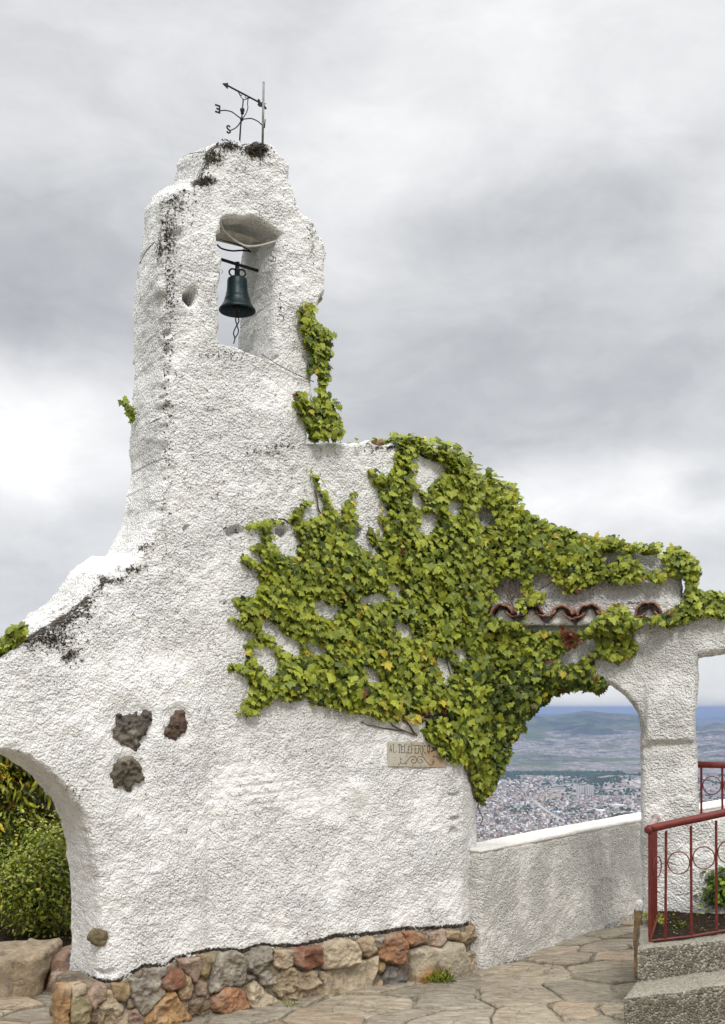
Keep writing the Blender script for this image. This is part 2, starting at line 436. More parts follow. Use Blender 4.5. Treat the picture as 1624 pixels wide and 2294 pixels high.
MOSS = [(505, 322, 62, 17, .80), (575, 334, 30, 22, 1.05), (475, 352, 30, 26, .65), (385, 455, 40, 40, .55), (376, 530, 22, 70, .48), (450, 405, 40, 14, .8), (376, 660, 18, 130, .30),
        (365, 830, 26, 170, .30), (188, 1330, 30, 42, .62), (235, 1300, 50, 12, .66), (105, 1432, 60, 30, .62), (148, 1475, 26, 22, .7), (80, 1400, 60, 50, .7), (150, 1365, 60, 40, .65),
        (590, 1015, 60, 7, .5), (635, 1000, 50, 6, .45), (860, 1002, 60, 12, .5), (700, 500, 12, 90, .40), (735, 560, 12, 70, .4), (360, 1050, 24, 110, .33), (320, 1225, 16, 14, .6), (290, 1275, 40, 10, .55),
        (560, 500, 40, 12, .5), (625, 690, 14, 30, .3), (510, 795, 60, 10, .25), (130, 1780, 40, 30, .25), (540, 1190, 40, 25, .2), (425, 672, 12, 12, .9)]  # last entry darkens the inside of the small deep tower hole
def moss_main(X, Y, s):
    m = 0 * X
    for x, y, rx, ry, k in MOSS: m = np.maximum(m, k * gauss(X, Y, x, y, rx, ry))
    m = np.maximum(m, .28 * (1 - sstep(300, 390, X)) * (1 - sstep(1180, 1240, Y)) * sstep(400, 480, Y))
    m = np.maximum(m, .60 * np.exp(-s / .03) * (1 - sstep(400, 450, Y)) * (1 - sstep(600, 640, X)))
    m = np.maximum(m, .42 * np.exp(-s / .06) * (1 - sstep(380, 400, X)) * (1 - sstep(560, 640, Y)))
    m = np.maximum(m, (.50 + .22 * sstep(40, 70, X) * (1 - sstep(180, 220, X))) * np.exp(-s / .07) * (1 - sstep(250, 300, X)) * sstep(1270, 1300, Y) * (1 - sstep(1490, 1520, Y)))
    dl = Y - line_y(X, PLTOP)
    m = np.maximum(m, .8 * np.exp(-((dl + 1) / 7.0) ** 2))
    br = fbm(np.stack([X * .02, Y * .012, 0 * X], -1), 1., 3, 2)
    return np.clip(m * (.98 + .55 * br), 0, 1.15)
def smooth_main(X, Y):
    s = .75 * gauss(X, Y, 385, 1475, 75, 40) + .85 * gauss(X, Y, 800, 1778, 30, 30) + .6 * gauss(X, Y, 600, 1765, 90, 45) + .8 * gauss(X, Y, 285, 1620, 60, 45) + .7 * gauss(X, Y, 280, 1735, 55, 40) \
        + .7 * gauss(X, Y, 390, 1615, 35, 40) + .7 * gauss(X, Y, 130, 1470, 70, 25) + .5 * gauss(X, Y, 240, 2140, 40, 50) + .7 * pit(X, Y, 425, 666, 26, 28) + .8 * gauss(X, Y, 260, 1250, 50, 30)
    return np.clip(s, 0, .9)
def lift_main(u, z, X, Y):
    inn = sstep(470, 490, X) * (1 - sstep(640, 665, X))
    a0 = .13 * sstep(4.0, 4.10, z)
    a = sstep(3.9, 4.3, z) * (1 - sstep(480, 560, X)) * .2 + sstep(4.3, 4.5, z) * sstep(480, 560, X) * .2
    b = .10 * sstep(30, 120, X) * sstep(345, 285, X) * sstep(1205, 1270, Y) * (1 - sstep(1470, 1640, Y))
    return a * (1 - inn) + a0 * inn + b
bell_wall = empty('bell_wall', tuple(W.px(600, 2300)))
tag(bell_wall, 'rough white stucco ruin wall rising to a bell tower, on a rubble stone foot', 'ruined wall')
M_OUT = [(323, 1219), (311, 1246), (288, 1268), (262, 1287), (236, 1304), (212, 1328), (190, 1352), (163, 1376), (128, 1398), (92, 1416), (58, 1435), (20, 1458), (0, 1473), (-80, 1500), (-200, 1530), (-420, 1560), (-560, 1570),
         (-560, 2700), (-400, 2700), (-400, 2100), (-385, 1960), (-330, 1820), (-240, 1725), (-130, 1690), (-50, 1682),
         (0, 1684), (20, 1687), (42, 1695), (67, 1711), (98, 1732), (112, 1747), (137, 1775), (146, 1786), (170, 1812), (187, 1853), (198, 1897), (204, 1955), (206, 2006), (207, 2074), (206, 2200), (205, 2700),
         (1100, 2700), (1098, 2000), (1097, 1800), (1082, 1680), (1070, 1600), (1070, 1500), (1068, 1200), (1062, 1085), (1040, 1070), (994, 1040), (965, 1020), (940, 1003), (910, 990), (885, 986), (830, 985), (790, 989), (740, 991), (691, 992),
         (692, 950), (704, 860), (711, 760), (709, 700), (715, 672), (725, 655), (729, 610), (731, 560), (722, 530), (705, 502), (688, 480), (675, 462), (664, 432), (654, 392), (642, 362), (628, 338), (605, 322), (585, 320), (560, 322), (545, 318), (520, 310), (498, 310), (480, 322),
         (468, 345), (460, 370), (452, 397), (432, 412), (408, 418), (385, 436), (371, 455), (367, 480), (362, 520), (366, 600), (366, 700), (368, 800), (366, 900), (367, 1000), (362, 1080), (356, 1140), (340, 1190)]
H_BELL = [(499, 492), (512, 486), (540, 488), (562, 490), (578, 491), (592, 501), (606, 508), (628, 526), (622, 560), (614, 590), (622, 640), (617, 708), (615, 765), (611, 801), (591, 797), (562, 784), (526, 774), (494, 768), (491, 725), (491, 689), (497, 643), (501, 610), (502, 577), (494, 560), (493, 524), (499, 517)]
def shear_main(u, z, X, Y):
    return (np.interp(z, [2.5, 2.8, 3.02, 3.4, 3.74, 3.98, 4.15, 4.4], [-.05, -.03, -.012, -.005, .012, .038, .066, .08])) * (1 - sstep(400, 490, X)) * sstep(2.0, 2.3, z)
BU, BZ = [float(q) for q in W.uz(560, 640)]
ragm = lambda U, Z: (1 + 1.1 * sstep(2.1, 2.6, Z)) * (1 - .72 * np.exp(-((U - BU) / .22) ** 4 - ((Z - BZ) / .52) ** 4))
solid('plaster', W, M_OUT, [H_BELL], .50, .0075, h_main, M_STUCCO, bell_wall, bulge=.012, lift=lift_main, shear=shear_main, ragfun=ragm, hskirt=lambda u, z, X, Y: h_base(u, z) + chamf(u, z, X, Y), R0=.030, mid=.0066, mossfun=moss_main, smoothfun=smooth_main)

# archway, a little behind the face of the middle wall
WB = Plane(at(1060, 1585, 6.62) * np.array([1, 1, 0]), -15)
def h_arch(u, z, X, Y):
    h = .035 * (1 - sstep(1655, 1666, Y + .02 * (X - 1500))) * sstep(1441, 1452, X) * (1 - sstep(1553, 1562, X)) * sstep(1500, 1600, Y)
    h = h - .03 * pit(X, Y, 1425, 1640, 12, 10) - .03 * pit(X, Y, 1408, 1590, 10, 8) - .02 * pit(X, Y, 1443, 1678, 14, 9)
    h = h - .02 * (1 - sstep(1340, 1352, Y)) * sstep(1090, 1110, X)
    return h
def moss_arch(X, Y, s):
    m = .35 * gauss(X, Y, 1450, 1405, 60, 12) + .4 * gauss(X, Y, 1470, 1240, 60, 10) + .45 * gauss(X, Y, 1420, 1350, 120, 8) + .35 * gauss(X, Y, 1425, 1640, 20, 30) + .5 * gauss(X, Y, 1520, 2050, 80, 12)
    return np.clip(m, 0, 1)
archway = empty('archway', tuple(W.px(1500, 2120)))
tag(archway, 'white stucco archway wall with a thick pillar and a row of clay tiles', 'archway')
A_OUT = [(1050, 1085), (1100, 1112), (1160, 1152), (1210, 1187), (1280, 1207), (1340, 1227), (1400, 1237), (1450, 1238), (1480, 1235), (1515, 1240), (1528, 1252), (1531, 1334), (1560, 1337), (1640, 1341), (1800, 1350), (2050, 1352),
         (2050, 2700), (1446, 2700), (1443, 2100), (1441, 2048), (1437, 1838), (1436, 1693), (1438, 1642), (1431, 1606), (1420, 1581), (1398, 1553), (1369, 1530), (1330, 1522), (1270, 1522), (1215, 1545), (1165, 1590), (1120, 1650), (1085, 1720), (1066, 1752), (1050, 1755)]
H_WIN = [(1562, 1466), (1600, 1462), (1700, 1450), (1800, 1440), (1840, 1840), (1700, 1836), (1600, 1834), (1564, 1832)]
solid('plaster', WB, A_OUT, [H_WIN], .40, .008, h_arch, M_STUCCO_R, archway, mossfun=moss_arch, smoothfun=lambda X, Y: .8 * gauss(X, Y, 1500, 1675, 60, 14), R0=.035, seed=11, mid=.006)

# low parapet seen through the arch
PP = Plane((.76, 6.48, 0), 49.7)
parapet = empty('parapet_wall', (.76, 6.48, 0))
tag(parapet, 'low weathered stucco parapet running away behind the arch above the city view', 'low wall')
def zpx(pl, u, z):
    x, y = pl.xy(u, z); return (float(x), float(y))
pts = [(-.05, .715), (.6, .72), (1.4, .725), (2.4, .73), (3.2, .725), (4.4, .72), (4.4, -.3), (-.05, -.3)]
solid('plaster', PP, [zpx(PP, u, z) for u, z in pts], (), .20, .009, None, M_STUCCO2, parapet, R0=.012, mid=.006, rag=.004, big=.006, seed=21,
      mossfun=lambda X, Y, s: np.clip(.4 * np.exp(-((Y - line_y(X, [(1070, 2180), (1250, 2125), (1420, 2055), (1600, 1990)])) / 12) ** 2), 0, 1))
solid('coping', Plane(PP.P0 + PP.N * .003, 49.7), [zpx(PP, u, z) for u, z in ((-.05, .734), (.6, .742), (1.4, .748), (2.4, .752), (3.2, .748), (4.3, .742), (4.3, .712), (3.2, .718), (2.4, .722), (1.4, .718), (.6, .712), (-.05, .708))], (), .215, .007, None, M_STUCCO2, parapet, R0=.008, rag=.002, mid=.002, big=.004, seed=22,
      mossfun=lambda X, Y, s: 0 * X, smoothfun=lambda X, Y: 0 * X + .85)
# dead ivy tendrils and moss tufts clinging to the plaster
def bits(n, samp, size, col, name, flat, hfun, seed):
    r_ = np.random.default_rng(seed); x, y = samp(r_, n)
    k = sdf(*W.uz(x, y), W.poly(M_OUT)) > .004; k &= sdf(*W.uz(x, y), W.poly(H_BELL)) < -.004
    x, y = x[k], y[k]; n = len(x); u, z = W.uz(x, y)
    P0_ = W.pt(u, z, hfun(u, z, x, y))
    base = (.012 * fbm(W.pt(u, z, hfun(u, z, x, y)), 2.6, 2, 3))
    V = []; F_ = []; C_ = []
    a = r_.uniform(0, 6.28, n); L = size * r_.uniform(.5, 1.5, n); wd = L * flat
    d1 = W.T * np.cos(a)[:, None] + UP0 * np.sin(a)[:, None] + W.N * r_.uniform(-.3, .8, (n, 1)); d2 = np.cross(d1, W.N)
    c = P0_ + W.N * (base + r_.uniform(.001, .006, n))[:, None]
    bend = d2 * (r_.uniform(-.5, .5, n) * L)[:, None]
    V = np.stack([c - d1 * L[:, None] / 2 - d2 * wd[:, None] / 2, c - d1 * L[:, None] / 2 + d2 * wd[:, None] / 2, c + bend + d2 * wd[:, None] / 2 + W.N * .003, c + bend - d2 * wd[:, None] / 2 + W.N * .003,
                  c + d1 * L[:, None] / 2 + d2 * wd[:, None] / 2, c + d1 * L[:, None] / 2 - d2 * wd[:, None] / 2], 1)
    q = np.array([(0, 1, 2, 3), (3, 2, 4, 5)])[None] + (np.arange(n) * 6)[:, None, None]
    cc = np.repeat(np.array(col)[r_.integers(0, len(col), n)] * r_.uniform(.6, 1.5, (n, 1)), 6, 0)
    return mesh_obj(name, V.reshape(-1, 3), q.reshape(-1, 4), M_BITS, bell_wall, False, cols=cc)
UP0 = np.array([0, 0, 1.0])
t = NT('dry_moss'); M_BITS = t.done(t.attr('tint', 'Color'), .95, spec=.1)
tend = bits(1700, lambda r_, n: (np.where(r_.random(n) < .5, r_.uniform(300, 730, n), r_.uniform(-60, 1060, n)), np.where(r_.random(n) < .55, r_.uniform(320, 1300, n), r_.uniform(1000, 2150, n))), .016, [(.05, .04, .03), (.10, .08, .06)], 'dead_tendrils', .13, h_main, 4)
tend['kind'] = 'stuff'
def mossy(r_, n):
    x = []; y = []; k = np.array([m[4] * m[2] * m[3] for m in MOSS]); k = k / k.sum(); i = r_.choice(len(MOSS), n, p=k); M_ = np.array(MOSS)
    return M_[i, 0] + r_.normal(0, .5, n) * M_[i, 2], M_[i, 1] + r_.normal(0, .5, n) * M_[i, 3]
tuftm = bits(2600, mossy, .008, [(.03, .025, .018), (.05, .038, .022), (.09, .08, .06), (.02, .02, .016)], 'dry_moss', .55, h_main, 5)
tuftm['kind'] = 'stuff'
# ---------------------------------------------------------------- rubble foot of the wall: mortar with every stone of its own
XR = lambda L: [(x if x < 1036 else 1036 + (x - 1036) * 1.75, y) for x, y in L]
def h_foot(u, z, X, Y):
    w = 1.0
    return np.clip(U_CR - u, 0, 9) * math.tan(R(8.5)) + chamf(u, z, X, Y) + .0
foot_poly = PLTOP + [(1085, 2320), (1085, 2420), (118, 2420)]
foot_poly = XR([(min(x, 1074), y) for x, y in foot_poly])
foot_poly[0] = (142, 2200); foot_poly[1] = (150, 2198); foot_poly[-1] = (140, 2420)
plinth = solid('stone_plinth', W, foot_poly, (), .30, .010, lambda u, z, X, Y: h_foot(u, z, X, Y) + .014, M_MORTAR, bell_wall, rag=.006, R0=.03, big=.006, mid=.006, back=False)
S = {'tan': (.36, .28, .19), 'beige': (.43, .37, .28), 'pink': (.35, .26, .21), 'grey': (.29, .27, .235), 'dkgrey': (.22, .205, .18), 'red': (.21, .105, .07), 'rust': (.31, .17, .10),
     'orange': (.34, .215, .11), 'olive': (.30, .26, .16), 'ochre': (.27, .20, .11), 'brown': (.17, .12, .08), 'cong': (.38, .31, .22), 'black': (.13, .125, .12)}
STONES = [  # (outline, colour, bulge, roughness)
    (A_([(60, 510), (145, 515), (140, 630), (45, 635)]), 'orange', .055, .006), (A_([(45, 642), (130, 645), (128, 760), (185, 823), (185, 1000), (40, 1000)]), 'orange', .06, .008),
    (A_([(145, 580), (250, 575), (275, 640), (270, 740), (200, 785), (135, 745)]), 'olive', .07, .006), (A_([(150, 512), (250, 492), (245, 560), (160, 575)]), 'tan', .05, .005),
    (A_([(260, 560), (350, 490), (395, 510), (390, 600), (310, 665), (270, 640)]), 'pink', .065, .006), (A_([(400, 560), (450, 560), (520, 670), (545, 720), (530, 900), (350, 900), (350, 720), (390, 620)]), 'cong', .07, .012),
    (A_([(455, 497), (575, 497), (580, 560), (545, 620), (460, 610)]), 'ochre', .055, .005), (A_([(588, 465), (680, 460), (690, 402), (860, 400), (850, 450), (815, 470), (845, 560), (740, 690), (690, 735), (640, 650), (600, 590)]), 'grey', .06, .007),
    (A_([(545, 690), (640, 690), (690, 760), (700, 900), (545, 900)]), 'pink', .06, .008), (A_([(700, 765), (890, 550), (930, 590), (960, 640), (1035, 750), (985, 840), (980, 900), (700, 900)]), 'orange', .085, .008),
    (A_([(825, 485), (895, 398), (960, 400), (1000, 460), (985, 520), (880, 545), (830, 525)]), 'red', .085, .004), (A_([(962, 345), (1110, 332), (1115, 420), (1090, 510), (1045, 460), (985, 400)]), 'pink', .06, .006),
    (A_([(950, 570), (1000, 460), (1040, 468), (1080, 540), (1050, 620), (980, 630)]), 'tan', .065, .006), (A_([(1122, 320), (1250, 310), (1240, 380), (1200, 440), (1180, 490), (1120, 460)]), 'ochre', .055, .009),
    (A_([(1222, 440), (1235, 380), (1290, 312), (1380, 292), (1450, 330), (1465, 500), (1440, 525), (1320, 535), (1250, 560), (1205, 580), (1215, 520)]), 'grey', .085, .010),
    (A_([(1220, 620), (1290, 562), (1370, 545), (1450, 580), (1480, 680), (1440, 712), (1290, 740), (1230, 690)]), 'rust', .085, .008),
    (A_([(1467, 340), (1530, 272), (1624, 252), (1665, 275), (1665, 345), (1620, 355), (1580, 400), (1540, 430), (1480, 400)]), 'dkgrey', .08, .010),
    (A_([(1560, 432), (1624, 420), (1658, 440), (1675, 490), (1640, 530), (1585, 520)]), 'grey', .06, .008), (A_([(1485, 540), (1530, 497), (1570, 530), (1620, 590), (1720, 650), (1700, 690), (1600, 705), (1500, 702), (1480, 620)]), 'beige', .08, .007),
    (A_([(1472, 462), (1540, 450), (1550, 488), (1490, 500)]), 'grey', .05, .004), (A_([(1040, 640), (1200, 612), (1210, 700), (1130, 745), (1050, 745)]), 'brown', .05, .009), (A_([(1090, 560), (1112, 495), (1172, 520), (1165, 600), (1100, 600)]), 'pink', .05, .005),
    (A_([(198, 830), (260, 778), (340, 792), (342, 900), (198, 900)]), 'rust', .06, .007), (A_([(568, 600), (595, 610), (638, 665), (560, 680)]), 'brown', .05, .005), (A_([(275, 680), (345, 670), (345, 770), (275, 765)]), 'brown', .045, .006),
    (A_([(450, 635), (540, 630), (535, 665), (470, 668)]), 'tan', .045, .004), (A_([(760, 640), (800, 600), (850, 575), (800, 650)]), 'black', .045, .004),
    (B_([(52, 270), (190, 267), (188, 370), (110, 400), (55, 380)]), 'cong', .065, .007), (B_([(195, 262), (393, 252), (388, 370), (300, 410), (240, 385), (197, 350)]), 'red', .08, .006),
    (B_([(397, 270), (430, 215), (530, 187), (600, 200), (640, 255), (638, 345), (560, 365), (405, 390)]), 'beige', .11, .006), (B_([(62, 475), (150, 400), (260, 422), (350, 433), (370, 500), (412, 560), (408, 640), (360, 660), (210, 652), (120, 622), (62, 540)]), 'cong', .08, .014),
    (B_([(418, 432), (560, 388), (700, 352), (782, 318), (773, 430), (718, 620), (600, 635), (432, 630)]), 'beige', .05, .003), (B_([(642, 205), (700, 185), (758, 182), (785, 260), (720, 318), (690, 300)]), 'tan', .065, .008),
    (B_([(772, 190), (850, 172), (802, 262), (778, 245)]), 'dkgrey', .05, .005), (B_([(832, 217), (880, 165), (970, 152), (998, 230), (998, 300), (970, 368), (870, 340), (802, 315), (807, 262)]), 'rust', .075, .009),
    (B_([(984, 142), (1050, 130), (1118, 160), (1115, 200), (1040, 243), (1003, 220)]), 'rust', .07, .006), (B_([(1167, 152), (1280, 122), (1283, 190), (1240, 238), (1170, 230)]), 'pink', .065, .006), (B_([(1290, 125), (1388, 135), (1383, 195), (1312, 188), (1290, 180)]), 'tan', .05, .004),
    (B_([(1125, 168), (1160, 160), (1165, 225), (1115, 222)]), 'tan', .045, .003), (B_([(797, 362), (840, 347), (858, 400), (812, 440), (792, 410)]), 'ochre', .055, .005),
    (B_([(762, 600), (782, 525), (827, 475), (825, 560), (845, 600), (800, 630)]), 'tan', .055, .005), (B_([(832, 480), (870, 402), (920, 388), (988, 440), (983, 570), (900, 595), (850, 572)]), 'black', .07, .007),
    (B_([(381, 430), (410, 422), (413, 490), (383, 480)]), 'tan', .045, .004), (B_([(1402, 152), (1480, 112), (1505, 180), (1498, 210), (1430, 230), (1402, 202)]), 'tan', .07, .008),
    (B_([(1442, 302), (1498, 300), (1503, 520), (1445, 540)]), 'beige', .06, .006), (B_([(1506, 262), (1550, 330), (1560, 450), (1508, 495), (1502, 400)]), 'brown', .07, .006), (B_([(1480, 105), (1530, 95), (1525, 240), (1505, 230)]), 'red', .07, .004)]
def stone(outline, col, bulge, rough, pl, hf, name='stone', mat=None, parent=None, thick=.06, res=.0055, seed=1):
    outline = np.array(outline, float); oc_ = outline.mean(0)
    if name == 'stone': outline = oc_ + (outline - oc_) * 1.11
    c = np.array(S[col]) * 1.12 * (1 + rng.uniform(-.12, .12)) if isinstance(col, str) else np.array(col)
    R0 = bulge * .24
    pts = np.array(outline, float); ce = pts.mean(0)
    a = rng.uniform(-.15, .15, 2) * .25
    uc, zc = pl.uz(*ce)
    def hh(u, z, X, Y):
        b = hf(u, z, X, Y) + bulge + (u - uc) * a[0] + (z - zc) * a[1]
        P = np.stack([u, z, 0 * u + seed * 3.1], -1)
        fac = (np.abs(noise3(P, 9, seed)) * .035 + np.abs(noise3(P, 21, seed + 4)) * .016 + np.abs(noise3(P, 48, seed + 8)) * .006) * (rough / .006)     # broad chipped facets
        return b - np.minimum(fac, bulge * .6)
    return solid(name, pl, outline, (), thick + bulge, res, hh, mat or M_STONE, parent, rag=.004, R0=R0, big=.004, mid=rough, back=False, rowstep=.02, noisescale=1.6, seed=seed, cols=c, zmin=-.10)
big_cols = lambda X, Y: np.array([.43, .385, .30]) + (np.array([.40, .20, .065]) - np.array([.43, .385, .30])) * (pit(X, Y, 955, 2198, 42, 38, 2)[:, None])
for k, (o_, c_, b_, r_) in enumerate(STONES): stone(XR(o_), c_, b_, r_, W, h_foot, parent=plinth, seed=k + 5)
def big_h(u, z, X, Y):
    P = np.stack([u, z, 0 * u], -1)
    return h_foot(u, z, X, Y) + .085 - np.abs(fbm(P, 5, 2, 8)) * .04
solid('stone', W, XR(B_([(1018, 268), (1100, 232), (1200, 237), (1250, 242), (1300, 197), (1408, 217), (1428, 300), (1447, 400), (1447, 520), (1400, 560), (1240, 572), (1150, 590), (1040, 590), (1027, 450)])), (), .14, .007, big_h, M_STONE, plinth, rag=.004, R0=.04, big=.006, mid=.004, back=False, colfun=big_cols, seed=77)
# stones on the reveal side of the foot (inside the left arch), the face there looks left
for k, (y0, y1) in enumerate(((2215, 2262), (2268, 2330))):
    for j, (t0, t1) in enumerate(((.06, .22), (.24, .42))):
        cpt = W.px(126, (y0 + y1) / 2) - W.N * ((t0 + t1) / 2); cpt = cpt + W.T * .11 + W.N * .02
        V, Fc = [], []
        n = 10
        for a in range(n):
            for b in range(n):
                fa, fb = a / (n - 1) * 2 - 1, b / (n - 1) * 2 - 1
                e = max(0, 1 - max(abs(fa), abs(fb)) ** 4)
                V.append(cpt - W.N * (fa * (t1 - t0) / 2) + np.array([0, 0, 1]) * fb * (y1 - y0) / F * 5.1 / 2 - W.T * (.05 * e + .01 * math.sin(a * 1.7 + b)))
        for a in range(n - 1):
            for b in range(n - 1): Fc.append((a * n + b, a * n + b + 1, (a + 1) * n + b + 1, (a + 1) * n + b))
        m = MB(); m.add(np.array(V), Fc, S['pink'] if (k + j) % 2 else S['tan']); m.build('stone', M_STONE, plinth, cols=True)

# dark rocks showing through the plaster
C4 = lambda L: [(x * .3408, 1512 + y * .3408) for x, y in L]
h_wall0 = lambda u, z, X, Y: np.clip(U_CR - u, 0, 9) * math.tan(R(8.5)) * (.22 + .78 * (1 - sstep(1.35, 2.5, z)))
for k, (o_, c_, r_, b_) in enumerate(((C4([(745, 250), (800, 270), (870, 240), (905, 262), (930, 222), (985, 240), (985, 320), (930, 370), (890, 420), (868, 497), (820, 480), (760, 430), (718, 400), (735, 330)]), (.095, .085, .075), .020, .036),
                      (C4([(722, 590), (760, 558), (840, 532), (880, 580), (925, 650), (915, 690), (850, 700), (830, 742), (780, 722), (720, 738), (708, 650)]), (.12, .105, .085), .020, .030),
                      (C4([(1100, 290), (1140, 230), (1192, 238), (1222, 320), (1205, 370), (1130, 415), (1080, 400), (1063, 380)]), (.10, .07, .055), .016, .034),
                      (C4([(565, 1690), (600, 1662), (668, 1668), (677, 1700), (650, 1750), (600, 1757), (568, 1730)]), (.20, .165, .10), .010, .006))):
    stone(o_, c_, b_, r_, W, h_wall0, 'embedded_rock', M_ROCK, bell_wall, seed=40 + k, res=.0055)
stone([(708, 656), (727, 653), (730, 664), (722, 673), (709, 676)], (.30, .27, .22), .02, .006, W, lambda u, z, X, Y: 0 * u - .05, 'embedded_rock', M_ROCK, bell_wall, seed=51)
stone([(829, 990), (838, 985), (862, 984), (865, 990), (852, 998), (833, 997)], (.20, .06, .035), .02, .004, W, lambda u, z, X, Y: 0 * u - .02, 'tile_shard', M_TILE, bell_wall, seed=52, thick=.1)

# ---------------------------------------------------------------- row of barrel tiles on the archway
Tn, Nn = WB.T, WB.N; UP = np.array([0, 0, 1.0])
def barrel(parent, xc, y_mid, r_px, cover, seed):
    u, z = WB.uz(xc, y_mid); u, z = float(u), float(z)
    r = r_px / F * float(WB.pt(u, z)[1])
    rn = random.Random(seed); n = 12; rows = 5; L = .24; th = .014
    V, Fc = [], []
    tilt = rn.uniform(-.25, .25); u += rn.uniform(-.010, .010); z += rn.uniform(-.008, .008); r *= rn.uniform(.9, 1.08)
    for side in (0, 1):
        for j in range(rows):
            t = j / (rows - 1); fr = .135 - t * L
            rr = (r - side * th) * (1 - .06 * (1 - t) * (1 if cover else -1))
            for i in range(n + 1):
                a = math.pi * i / n
                du = math.cos(a) * rr; dz = math.sin(a) * rr * (.92 if cover else -.55)
                wob = .004 * math.sin(i * 2.1 + j + seed) + .003 * math.sin(i * 1.1 + seed * 3.3)
                V.append(WB.pt(u + du + tilt * .1 * t, z + dz + wob + t * .05 * L + (0 if cover else .012), fr + wob))
    w = n + 1
    for j in range(rows - 1):
        for i in range(n):
            a = j * w + i; Fc.append((a, a + 1, a + w + 1, a + w)); b = a + rows * w; Fc.append((b, b + w, b + w + 1, b + 1))
    for i in range(n): Fc.append((i, i + rows * w, i + 1 + rows * w, i + 1))
    for j in range(rows - 1):
        for i in (0, n): Fc.append((j * w + i, (j + 1) * w + i, (j + 1) * w + i + rows * w, j * w + i + rows * w))
    m = MB(); m.add(np.array(V), Fc); m.build('roof_tile', M_TILE, parent)
for k, xc in enumerate((1127, 1192, 1258, 1322, 1387, 1450)): barrel(archway, xc, 1380, 29, True, k)
for k, xc in enumerate((1159, 1225, 1290, 1355, 1419, 1482)): barrel(archway, xc, 1378, 22, False, k + 20)
wave = [(x, 1383 - 17 * math.cos((x - 1258) / 65 * 2 * math.pi)) for x in range(1095, 1500, 8)]
solid('eave_mortar', WB, wave + [(1497, 1399), (1400, 1401), (1230, 1402), (1095, 1400)], (), .16, .008, lambda u, z, X, Y: 0 * u + .075, M_STUCCO, archway, rag=.004, R0=.012, big=.003, mid=.002, back=False,
      mossfun=lambda X, Y, s: .35 * np.exp(-((Y - 1400) / 5) ** 2), smoothfun=lambda X, Y: 0 * X + .7, seed=31)

# ---------------------------------------------------------------- carved sign
G = lambda L: [(856.8 + x * .10345, 1646.4 + y * .10345) for x, y in L]
sign = empty('stone_sign', tuple(W.px(932, 1719, .02)))
tag(sign, 'weathered carved stone plaque reading AL TELEFERICO, half overgrown by the ivy', 'sign')
t = NT('sign_stone')
c = t.ramp(t.noise(5.5, 4, .65), [(.32, (.47, .45, .38)), (.55, (.42, .37, .27)), (.70, (.36, .22, .12)), (.82, (.16, .09, .05))])
c = t.mix(t.ramp(t.noise(38, 3, .6), [(.58, 0.), (.70, 1.)]), c, (.12, .095, .07))
M_SIGN = t.done(c, .8, t.bump(t.noise(90, 4, .6), .002))
m = MB()
cs = [W.px(x, y, .012) for x, y in ((867.7, 1661.4), (996.8, 1661.6), (997.5, 1719.3), (867.7, 1716.7))]
m.prism(cs, -W.N * .05)
body = m.build('plaque', M_SIGN, sign, smooth=False)
bv_ = body.modifiers.new('b', 'BEVEL'); bv_.width = .003; bv_.segments = 2
M_LETTERING = simple('dark_lettering', (.035, .026, .018), .95)  # raised strokes; engraved depth is put in only by their dark colour
def spline(pts, sub=6):
    p = [np.array(q, float) for q in pts]; out = []
    for i in range(len(p) - 1):
        a, b, c_, d = p[max(i - 1, 0)], p[i], p[i + 1], p[min(i + 2, len(p) - 1)]
        for k in range(sub):
            t_ = k / sub
            out.append(.5 * ((2 * b) + (c_ - a) * t_ + (2 * a - 5 * b + 4 * c_ - d) * t_ ** 2 + (3 * b - a - 3 * c_ + d) * t_ ** 3))
    out.append(p[-1]); return out
let = MB()
def stroke(L, w=5.5, sm=False):
    P = G(L)
    if sm: P = spline(P, 5)
    let.tube([W.px(x, y, .0135) for x, y in P], w * 1.75 * .10345 / F * 5.9 / 2, 6)
for L in [[(130, 370), (152, 215), (178, 370)], [(139, 315), (168, 315)], [(203, 200), (224, 200)], [(213, 200), (211, 370), (252, 370), (252, 352)], [(318, 205), (378, 210)], [(318, 205), (318, 225)], [(378, 210), (378, 228)], [(347, 207), (340, 375)], [(328, 377), (352, 378)],
          [(382, 240), (380, 380)], [(374, 240), (430, 244), (430, 258)], [(382, 302), (414, 304)], [(372, 381), (430, 382), (430, 365)], [(445, 205), (468, 206)], [(456, 206), (450, 380), (506, 381), (508, 360)],
          [(532, 250), (530, 385)], [(524, 250), (577, 254), (577, 268)], [(532, 314), (560, 316)], [(522, 386), (578, 388), (580, 370)], [(553, 205), (556, 228)], [(606, 213), (603, 388)], [(594, 387), (614, 388)], [(597, 214), (655, 217), (655, 232)], [(605, 300), (636, 301)],
          [(681, 220), (678, 388)], [(672, 219), (735, 222), (735, 238)], [(680, 302), (714, 303)], [(670, 389), (733, 390), (735, 372)], [(759, 220), (757, 390)], [(748, 220), (770, 220)], [(746, 391), (768, 391)], [(838, 225), (836, 390)], [(828, 225), (850, 225)], [(826, 391), (848, 391)]]: stroke(L)
